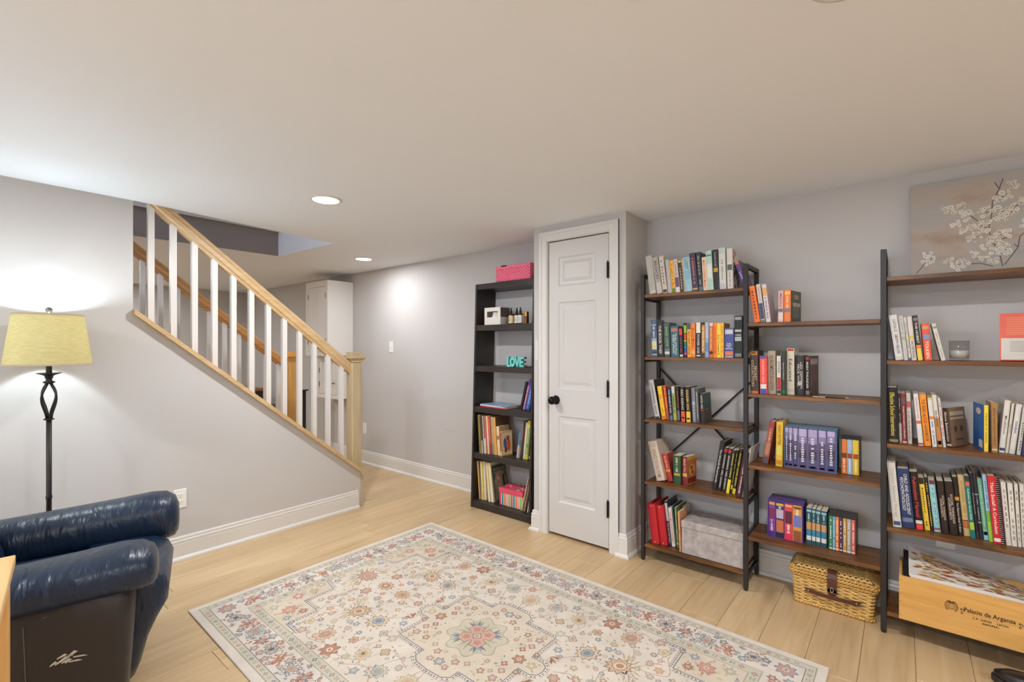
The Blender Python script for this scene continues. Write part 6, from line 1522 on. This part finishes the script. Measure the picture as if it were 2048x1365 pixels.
for y0, z0 in ((-.203, .104), (-.372, .104)):
    f_ = MB()
    f_.tube([(-.0004, y0 + .004, z0 + .006), (-.0004, y0, z0 + .010), (-.0004, y0 - .006, z0 + .008), (-.0004, y0 - .009, z0 + .001)], .0013, 5).tube([(-.0004, y0, z0 + .009), (-.0004, y0 - .001, z0 - .004), (-.0004, y0 + .003, z0 - .009), (-.0004, y0 - .002, z0 - .012), (-.0004, y0 - .005, z0 - .006), (-.0004, y0 - .001, z0 - .003)], .0009, 5)
    f_.build('burnt_flourish', m_burn, cr)
# placemats and folder standing in the crate
def sheet(u, v, dz=0.0):
    """u along the crate (0 left .. 1), v from front (0) to back (1)"""
    y = -.020 - .465 * u; x = 2.750 + .225 * v
    z = (.305 - .010 * u) * (1 - v) + (.357 - .10 * max(u, 0.0) ** .8) * v - .012 * math.sin(PI * v) * (1 - u) + .006 * math.sin(PI * u) + dz
    return (x, y, z)
def slab(name, parent, m, z0, z1, du=0.0, n=14, k=8):
    mb = MB(); G = {}
    for t_, zz in ((0, z0), (1, z1)):
        for i in range(n + 1):
            for j in range(k + 1): G[t_, i, j] = len(mb.v); mb.v.append(sheet(du + (1 - du) * i / n, j / k, zz))
    def F(*q): mb.f.append(q); mb.mi.append(0); mb.col.append(None)
    for i in range(n):
        for j in range(k): F(G[1, i, j], G[1, i + 1, j], G[1, i + 1, j + 1], G[1, i, j + 1]); F(G[0, i, j], G[0, i, j + 1], G[0, i + 1, j + 1], G[0, i + 1, j])
    for i in range(n): F(G[0, i, 0], G[0, i + 1, 0], G[1, i + 1, 0], G[1, i, 0]); F(G[0, i, k], G[1, i, k], G[1, i + 1, k], G[0, i + 1, k])
    for j in range(k): F(G[0, 0, j], G[1, 0, j], G[1, 0, j + 1], G[0, 0, j + 1]); F(G[0, n, j], G[0, n, j + 1], G[1, n, j + 1], G[1, n, j])
    o = mb.build(name, m, parent); return at_world(o, parent)
m_paper = mat((226, 220, 212), rough=.7, name='placemat_paper')
LEAFC = [(196, 132, 70), (180, 92, 56), (150, 150, 84), (214, 176, 96), (146, 74, 52), (206, 150, 110)]
for q in range(4):
    pm = thing('placemat', ['white placemat printed with autumn leaves, topmost in the wooden crate', 'second white placemat from the top in the wooden crate', 'third white placemat from the top in the wooden crate', 'lowest white placemat in the wooden crate'][q], 'placemat', (2.86, -.24, .3), group='placemats in the wooden crate')
    slab('paper', pm, m_paper, -.0045 * (q + 1), -.0045 * q - .0006, du=.006 * q)
    if q == 0:
        lf = MB(); rl = random.Random(4)
        for i in range(260):
            u, v = rl.uniform(.03, .95), rl.uniform(.05, .95); a = rl.uniform(-.6, .6) + rl.choice([0, PI]); L_ = rl.uniform(.018, .036); wd = L_ * .22; c = rl.choice(LEAFC)
            P = []
            for p, s in ((0, 0), (.25, .8), (.55, 1), (.8, .5), (1, 0), (.8, -.5), (.55, -1), (.25, -.8)):
                du_, dv_ = (p * L_ * math.cos(a) - s * wd * math.sin(a)) / .465, (p * L_ * math.sin(a) + s * wd * math.cos(a)) / .225
                uu, vv = u + du_, v + dv_
                P.append((uu, vv))
            if all(0.005 < uu < .99 and .01 < vv < .99 for uu, vv in P): lf.quad([sheet(uu, vv, .0012) for uu, vv in P], 0, c)
        at_world(lf.build('leaf_print', m_print, pm, fix=False), pm)['kind'] = 'stuff'
fo = thing('folder', 'black folder under the placemats in the wooden crate', 'folder', (2.86, -.24, .28))
slab('cover', fo, mat((34, 32, 34), rough=.5), -.030, -.0195, du=-.04)

# ================================================================== PAINTING
PT = thing('canvas_painting', 'canvas painting of white blossom branches on a grey ground', 'painting', (3.006, -.028, 1.6355), (0, math.radians(5.2), 0))
def canvas_mat():
    m = bpy.data.materials.new('painted_canvas'); m.use_nodes = True; nt = m.node_tree; L = nt.links; N = nt.nodes.new; b = nt.nodes['Principled BSDF']; b.inputs['Roughness'].default_value = .75
    tc = N('ShaderNodeTexCoord'); mp = N('ShaderNodeMapping'); mp.inputs['Scale'].default_value = (3, 2.2, 5.5); L.new(tc.outputs['Object'], mp.inputs[0])
    n = N('ShaderNodeTexNoise'); n.inputs['Scale'].default_value = 1.3; n.inputs['Detail'].default_value = 6; n.inputs['Roughness'].default_value = .6; L.new(mp.outputs[0], n.inputs['Vector'])
    r = N('ShaderNodeValToRGB'); e = r.color_ramp.elements; e[0].position = .30; e[0].color = (*lin((166, 144, 126)), 1); e[1].position = .72; e[1].color = (*lin((184, 182, 188)), 1)
    k = e.new(.45); k.color = (*lin((180, 168, 156)), 1); k = e.new(.58); k.color = (*lin((170, 168, 166)), 1)
    L.new(n.outputs['Fac'], r.inputs['Fac']); L.new(r.outputs[0], b.inputs['Base Color']); return m
MB().bbox(-.018, 0, -.472, 0, 0, .462, b=.001).build('canvas', canvas_mat(), PT)
BLOSS = [(0.304, 0.445), (0.342, 0.407), (0.321, 0.363), (0.331, 0.341), (0.3, 0.341), (0.35, 0.391), (0.154, 0.319), (0.18, 0.333), (0.135, 0.319), (0.123, 0.323), (0.165, 0.302), (0.195, 0.297), (0.219, 0.3), (0.199, 0.273), (0.158, 0.247), (0.25, 0.292), (0.261, 0.28), (0.277, 0.297), (0.298, 0.293), (0.348, 0.284), (0.335, 0.277), (0.355, 0.297), (0.37, 0.315), (0.282, 0.246), (0.311, 0.251), (0.257, 0.236), (0.317, 0.27), (0.206, 0.224), (0.236, 0.23), (0.192, 0.216), (0.228, 0.185), (0.214, 0.169), (0.261, 0.196), (0.297, 0.179), (0.321, 0.196), (0.321, 0.171), (0.279, 0.157), (0.304, 0.154), (0.257, 0.13), (0.282, 0.107), (0.311, 0.103), (0.321, 0.093), (0.228, 0.095), (0.257, 0.075), (0.282, 0.062), (0.314, 0.123), (0.066, 0.097), (0.056, 0.081), (0.076, 0.091), (0.064, 0.114), (0.135, 0.079), (0.169, 0.065), (0.18, 0.069), (0.158, 0.04), (0.188, 0.053), (0.389, 0.228), (0.395, 0.251), (0.4, 0.202), (0.382, 0.216)]
BRANCH = [[(0.311, 0.032), (0.304, 0.081), (0.282, 0.147), (0.268, 0.204), (0.279, 0.272), (0.282, 0.331), (0.304, 0.387), (0.317, 0.432)], [(0.268, 0.204), (0.236, 0.249), (0.21, 0.279)], [(0.317, 0.039), (0.359, 0.113), (0.365, 0.16), (0.399, 0.194)], [(0.282, 0.037), (0.239, 0.055), (0.188, 0.055)], [(0.021, 0.03), (0.04, 0.055), (0.066, 0.097)], [(0.282, 0.147), (0.335, 0.164)], [(0.282, 0.261), (0.324, 0.264), (0.365, 0.31)], [(0.359, 0.113), (0.348, 0.128)], [(0.304, 0.387), (0.29, 0.419)]]

pb = MB()
for b_ in BRANCH:
    for (a, z), (c, d) in zip(b_, b_[1:]):
        L_ = math.hypot(c - a, d - z); nx, nz = -(d - z) / L_ * .0016, (c - a) / L_ * .0016
        pb.quad([(-.0186, -a - nx, z + nz), (-.0186, -a + nx, z - nz), (-.0186, -c + nx, d - nz), (-.0186, -c - nx, d + nz)], 0, (92, 80, 78))
pb.build('branches', m_print, PT, fix=False)['kind'] = 'stuff'
pf = MB(); rq = random.Random(8)
EXTRA = [(a + .47 + rq.uniform(-.03, .03), z * .9 + .02) for a, z in BLOSS[:40:2]]
for a, z in [q for q in BLOSS + EXTRA if q[0] < .452 and q[1] < .445]:
    for j in range(7):
        ca, cz_ = a + rq.uniform(-.016, .016), z + rq.uniform(-.014, .014); r = rq.uniform(.0045, .0085)
        c = rq.choice([(222, 214, 200), (232, 226, 214), (212, 202, 186), (226, 220, 208)])
        for k in range(5):
            an = k * 2 * PI / 5 + j; x = -.0188 - .0002 * j
            pf.quad([(x, -(ca + r * .6 * math.cos(an) + r * .55 * math.cos(t)), cz_ + r * .6 * math.sin(an) + r * .55 * math.sin(t)) for t in [q * PI / 3 for q in range(6)]], 0, c)
        pf.quad([(-.0204, -(ca + r * .22 * math.cos(t)), cz_ + r * .22 * math.sin(t)) for t in [q * PI / 3 for q in range(6)]], 0, rq.choice([(110, 84, 70), (150, 120, 90), (80, 66, 60)]))
pf.build('blossoms', m_print, PT, fix=False)['kind'] = 'stuff'

# ================================================================== THINGS ON THE BLACK BOOKCASE
pk = thing('woven_box', 'pink woven lidded box on top of the black bookcase', 'box', (2.945, 2.363, 1.8325))
m_pink = mat((238, 116, 146), rough=.55, name='pink_weave', bump=.0)
MB().bbox(-.07, .07, -.172, .172, .002, .100, b=.004).build('body', m_pink, pk); MB().bbox(-.074, .074, -.176, .176, .100, .127, b=.004).build('lid', m_pink, pk)
wv = MB()
for r in range(11):
    for i in range(23):
        if (i + r) % 2: continue
        y = -.176 + .352 * i / 23; z = .004 + .0112 * r
        wv.bbox(-.0775, -.070, y, y + .0155, z, z + .0098, b=.002)
    for i in range(10):
        if (i + r) % 2: continue
        x = -.072 + .144 * i / 10; z = .004 + .0112 * r
        wv.bbox(x, x + .0146, -.1795, -.172, z, z + .0098, b=.002)
wv.build('weave', mat((244, 132, 160), rough=.5), pk)['kind'] = 'stuff'
MB().box(-.079, -.0775, .06, .11, .118, .130).build('clasp', mat((60, 40, 44), rough=.5), pk); MB().box(-.06, .0, .06, .115, .1272, .131).build('tag', mat((60, 40, 44), rough=.5), pk)

wb = thing('gift_box', 'white box with a window showing a mug on the second shelf of the black bookcase', 'box', (2.862, 2.565, 1.493))
wb['label'] = 'white box with a window showing a mug on the black bookcase'
m_wbx = mat((222, 218, 210), rough=.6)
HB = .140
f_ = MB(); f_.box(0, .002, -.086, .086, 0, .060).box(0, .002, -.086, .086, .108, HB).box(0, .002, .058, .086, .060, .108).box(0, .002, -.086, -.058, .060, .108)
f_.build('front', m_wbx, wb); MB().box(.002, .12, .084, .086, 0, HB).build('side', m_wbx, wb); MB().box(.002, .12, -.086, -.084, 0, HB).build('side', m_wbx, wb); MB().box(.002, .12, -.084, .084, HB - .002, HB).build('top', m_wbx, wb); MB().box(.118, .12, -.084, .084, .002, HB - .002).build('back', m_wbx, wb); MB().box(.002, .12, -.084, .084, 0, .002).build('bottom', m_wbx, wb)
sp2 = MB(); sp2.quad([(.002, -.0863, .062), (.118, -.0863, .062), (.118, -.0863, .138), (.002, -.0863, .138)], col=(96, 84, 80))
sp2.build('side_print', m_print, wb, fix=False)
mg = thing('mug', 'white mug inside the windowed white box', 'mug', (2.905, 2.545, 1.4955))
MB().lathe([(.001, 0), (.036, 0), (.040, .004), (.040, .098), (.037, .098), (.036, .006), (.001, .005)], 28, cap=False).build('cup', mat((220, 214, 206), rough=.3), mg, smooth=True)
MB().tube([(0, .038 + .022 * math.sin(a), .05 + .03 * math.cos(a)) for a in [k * PI / 8 for k in range(9)]], .005, 8).build('handle', mat((220, 214, 206), rough=.3), mg, smooth=True)
m_amber = mat((66, 38, 20), rough=.12, name='amber_glass', coat=.5)
for i, (x, y) in enumerate(((2.905, 2.402), (2.915, 2.352), (2.90, 2.304))):
    bt = thing('dropper_bottle', ['amber dropper bottle with yellow white label, left of three', 'amber dropper bottle with white label, middle of three', 'amber dropper bottle with white label nearest the gold tube'][i], 'bottle', (x, y, 1.493), group='dropper bottles')
    MB().lathe([(.001, 0), (.019, 0), (.0205, .002), (.0205, .072), (.018, .080), (.009, .088), (.009, .094), (.001, .094)], 20).build('glass', m_amber, bt, smooth=True)
    MB().lathe([(.0208, .008), (.0208, .068)], 20, cap=False).build('label', mat([(226, 206, 150), (226, 222, 210), (228, 226, 218)][i], rough=.5), bt, smooth=True)
    MB().lathe([(.0105, .090), (.0105, .106), (.006, .108), (.0055, .124), (.003, .130), (.001, .131)], 14).build('dropper', mat((34, 28, 26), rough=.5), bt, smooth=True)
    lb = MB()
    for j in range(4): lb.quad([(-.0211, .010 - .0 * j, .024 + .009 * j), (-.0211, -.010, .024 + .009 * j), (-.0211, -.010, .0275 + .009 * j), (-.0211, .010, .0275 + .009 * j)], col=(140, 130, 116))
    lb.build('label_print', m_print, bt, fix=False)['kind'] = 'stuff'
gt = thing('gold_tube', 'short gold cylinder beside the dropper bottles', 'tube', (2.90, 2.246, 1.493))
MB().lathe([(.001, 0), (.0195, 0), (.0195, .058), (.001, .058)], 24).build('tube', mat((120, 80, 40), rough=.3, metal=.7), gt, smooth=False, auto=40); MB().lathe([(.001, .0585), (.0197, .0585), (.0197, .092), (.018, .0935), (.001, .0935)], 24).build('cap', mat((196, 146, 70), rough=.25, metal=.85), gt, auto=40)
gv = thing('small_vial', 'tiny grey vial right of the gold cylinder', 'vial', (2.93, 2.205, 1.493))
MB().lathe([(.001, 0), (.009, 0), (.009, .03), (.005, .036), (.005, .045), (.001, .046)], 12).build('body', mat((100, 96, 94), rough=.4), gv, smooth=True); MB().lathe([(.006, .046), (.006, .056), (.001, .057)], 12).build('cap', mat((60, 56, 54), rough=.4), gv)
# LOVE block letters
lv = thing('letter_sign', 'turquoise block letter sign reading love on the black bookcase', 'sign', (2.835, 2.39, 1.1585), (0, 0, math.radians(6)))
m_aqua = mat((110, 196, 190), rough=.45); m_aqua_d = mat((84, 160, 156), rough=.5)
def letter(name, polys, y):
    mb = MB()
    for P in polys: mb.prism([(y - u * .078, v * .078) for u, v in P], 0, 0, .045)
    mb.build(name, m_aqua, lv)
def arc(cx, cy, r0, r1, a0, a1, n, sy=1.): return [[(cx + r0 * math.cos(a0 + (a1 - a0) * i / n), cy + sy * r0 * math.sin(a0 + (a1 - a0) * i / n)), (cx + r1 * math.cos(a0 + (a1 - a0) * i / n), cy + sy * r1 * math.sin(a0 + (a1 - a0) * i / n)), (cx + r1 * math.cos(a0 + (a1 - a0) * (i + 1) / n), cy + sy * r1 * math.sin(a0 + (a1 - a0) * (i + 1) / n)), (cx + r0 * math.cos(a0 + (a1 - a0) * (i + 1) / n), cy + sy * r0 * math.sin(a0 + (a1 - a0) * (i + 1) / n))] for i in range(n)]
letter('letter_l', [[(0, 0), (.2, 0), (.2, 1), (0, 1)], [(.2, 0), (.44, 0), (.44, .2), (.2, .2)]], 0)
letter('letter_o', arc(.34, .5, .14, .32, 0, 2 * PI, 20, 1.56), -.026)
letter('letter_v', [[(0, 1), (.19, 1), (.40, .0), (.24, .0)], [(.24, 0), (.40, 0), (.62, 1), (.43, 1)]], -.071)
letter('letter_e', [[(0, 0), (.2, 0), (.2, 1), (0, 1)], [(.2, 0), (.52, 0), (.52, .2), (.2, .2)], [(.2, .4), (.46, .4), (.46, .6), (.2, .6)], [(.2, .8), (.52, .8), (.52, 1), (.2, 1)]], -.116)
for i, (y, lb_) in enumerate(((2.212, 'flat dark pebble nearer the letter sign'), (2.175, 'flat dark pebble nearer the door casing'))):
    sn = sup((0, 0, .006), (.011, .016, .006), (1, 1), 14, 8).build('pebble', mat((70, 64, 60), rough=.5), None, smooth=True); sn.location = (2.86, y, 1.158); tag(sn, lb_, 'pebble', 'pebbles on the black bookcase')
# magazines lying flat on the fourth shelf
for i, (col, lb_, dz, da) in enumerate((((190, 36, 48), 'red magazine lying at the bottom of the flat pile on the black bookcase', 0, -3), ((226, 222, 220), 'white magazine lying in the middle of the flat pile on the black bookcase', .0085, -5), ((150, 176, 206), 'pale blue magazine lying on top of the flat pile on the black bookcase', .015, -8))):
    g_ = thing('magazine', lb_.replace(' on the black bookcase', ' by the leaning books'), 'magazine', (2.935, 2.535, .8245 + dz), (0, 0, math.radians(da)), 'flat magazine pile')
    t_ = .0078 if i == 0 else .006
    MB().box(-.10, .095, -.14, .14, .0006, t_ - .0006).build('pages', m_pages, g_); MB().box(-.102, .097, -.142, .142, t_ - .0006, t_).build('front_cover', mat(col, rough=.4), g_); MB().box(-.102, .097, -.142, .142, 0, .0006).build('back_cover', mat(col, rough=.4), g_); MB().box(-.1026, -.102, -.142, .142, 0, t_).build('spine', mat(col, rough=.4), g_)
# striped gift box
sb_ = thing('gift_box', 'pink lidded gift box with coloured stripes on the lowest black shelf', 'box', (2.862, 2.372, .0575), (0, 0, math.radians(1)))
MB().bbox(0, .15, -.115, .115, 0, .098, b=.002).build('body', mat((236, 226, 216), rough=.5), sb_); MB().bbox(-.004, .154, -.119, .119, .098, .137, b=.002).build('lid', mat((226, 78, 104), rough=.5), sb_)
SC = [(226, 84, 106), (40, 150, 164), (232, 134, 76), (236, 160, 170), (150, 196, 84)]
for i in range(10):
    y = .113 - .0228 * i
    MB().quad([(-.0004, y, .001), (-.0004, y - .0175, .001), (-.0004, y - .0175, .0975), (-.0004, y, .0975)], col=SC[i % 5]).build('stripe', m_print, sb_, fix=False)
ds = MB(); rd = random.Random(2)
for i in range(46):
    x, y = rd.uniform(.008, .142), rd.uniform(-.108, .108); r = rd.uniform(.009, .013)
    ds.quad([(x + r * math.cos(k * PI / 6), y + r * math.sin(k * PI / 6), .1374 + .00002 * i) for k in range(12)], col=rd.choice(SC + [(240, 234, 226), (60, 76, 120), (206, 50, 70)]))
ds.build('dots', m_print, sb_, fix=False)['kind'] = 'stuff'

# ================================================================== SHOE at the lower right
so = thing('shoe', 'black shoe with a green accent on the floor at the lower right', 'shoe', (2.60, -.40, 0), (0, 0, math.radians(62)))
m_shoe = mat((30, 27, 27), rough=.3, name='black_shoe_leather', coat=.2)
def shoe_ring(z, k, n=28):
    ring = []
    for i in range(n):
        a = 2 * PI * i / n; x = .145 * math.cos(a) * k; w_ = (.050 if math.cos(a) > 0 else .040) * k; ring.append((x, w_ * math.copysign(abs(math.sin(a)) ** .85, math.sin(a)), z))
    return ring
MB().loft([shoe_ring(.0, .96), shoe_ring(.004, 1.0), shoe_ring(.022, 1.0), shoe_ring(.026, .97)]).build('sole', mat((40, 37, 36), rough=.6), so, smooth=True)
rg = []
for z, k, sh in ((.0262, .95, 0), (.04, .95, 0), (.06, .86, -.02), (.075, .68, -.045), (.088, .46, -.07), (.092, .36, -.08)): rg.append([(x * 1.0 + sh, y, zz) for x, y, zz in shoe_ring(z, k)])
MB().loft(rg).build('upper', m_shoe, so, smooth=True)
MB().tube([(-.03 + .012 * math.cos(a), .030 + .0, .055 + .010 * math.sin(a)) for a in [k * PI / 6 for k in range(13)]], .003, 6).build('green_loop', mat((110, 190, 70), rough=.5), so, smooth=True)
MB().tube([(.06, -.02, .052), (.03, .02, .066), (.0, -.02, .074), (-.02, .02, .082)], .0025, 6).build('lace', mat((60, 56, 54), rough=.6), so, smooth=True)
flush_texts()
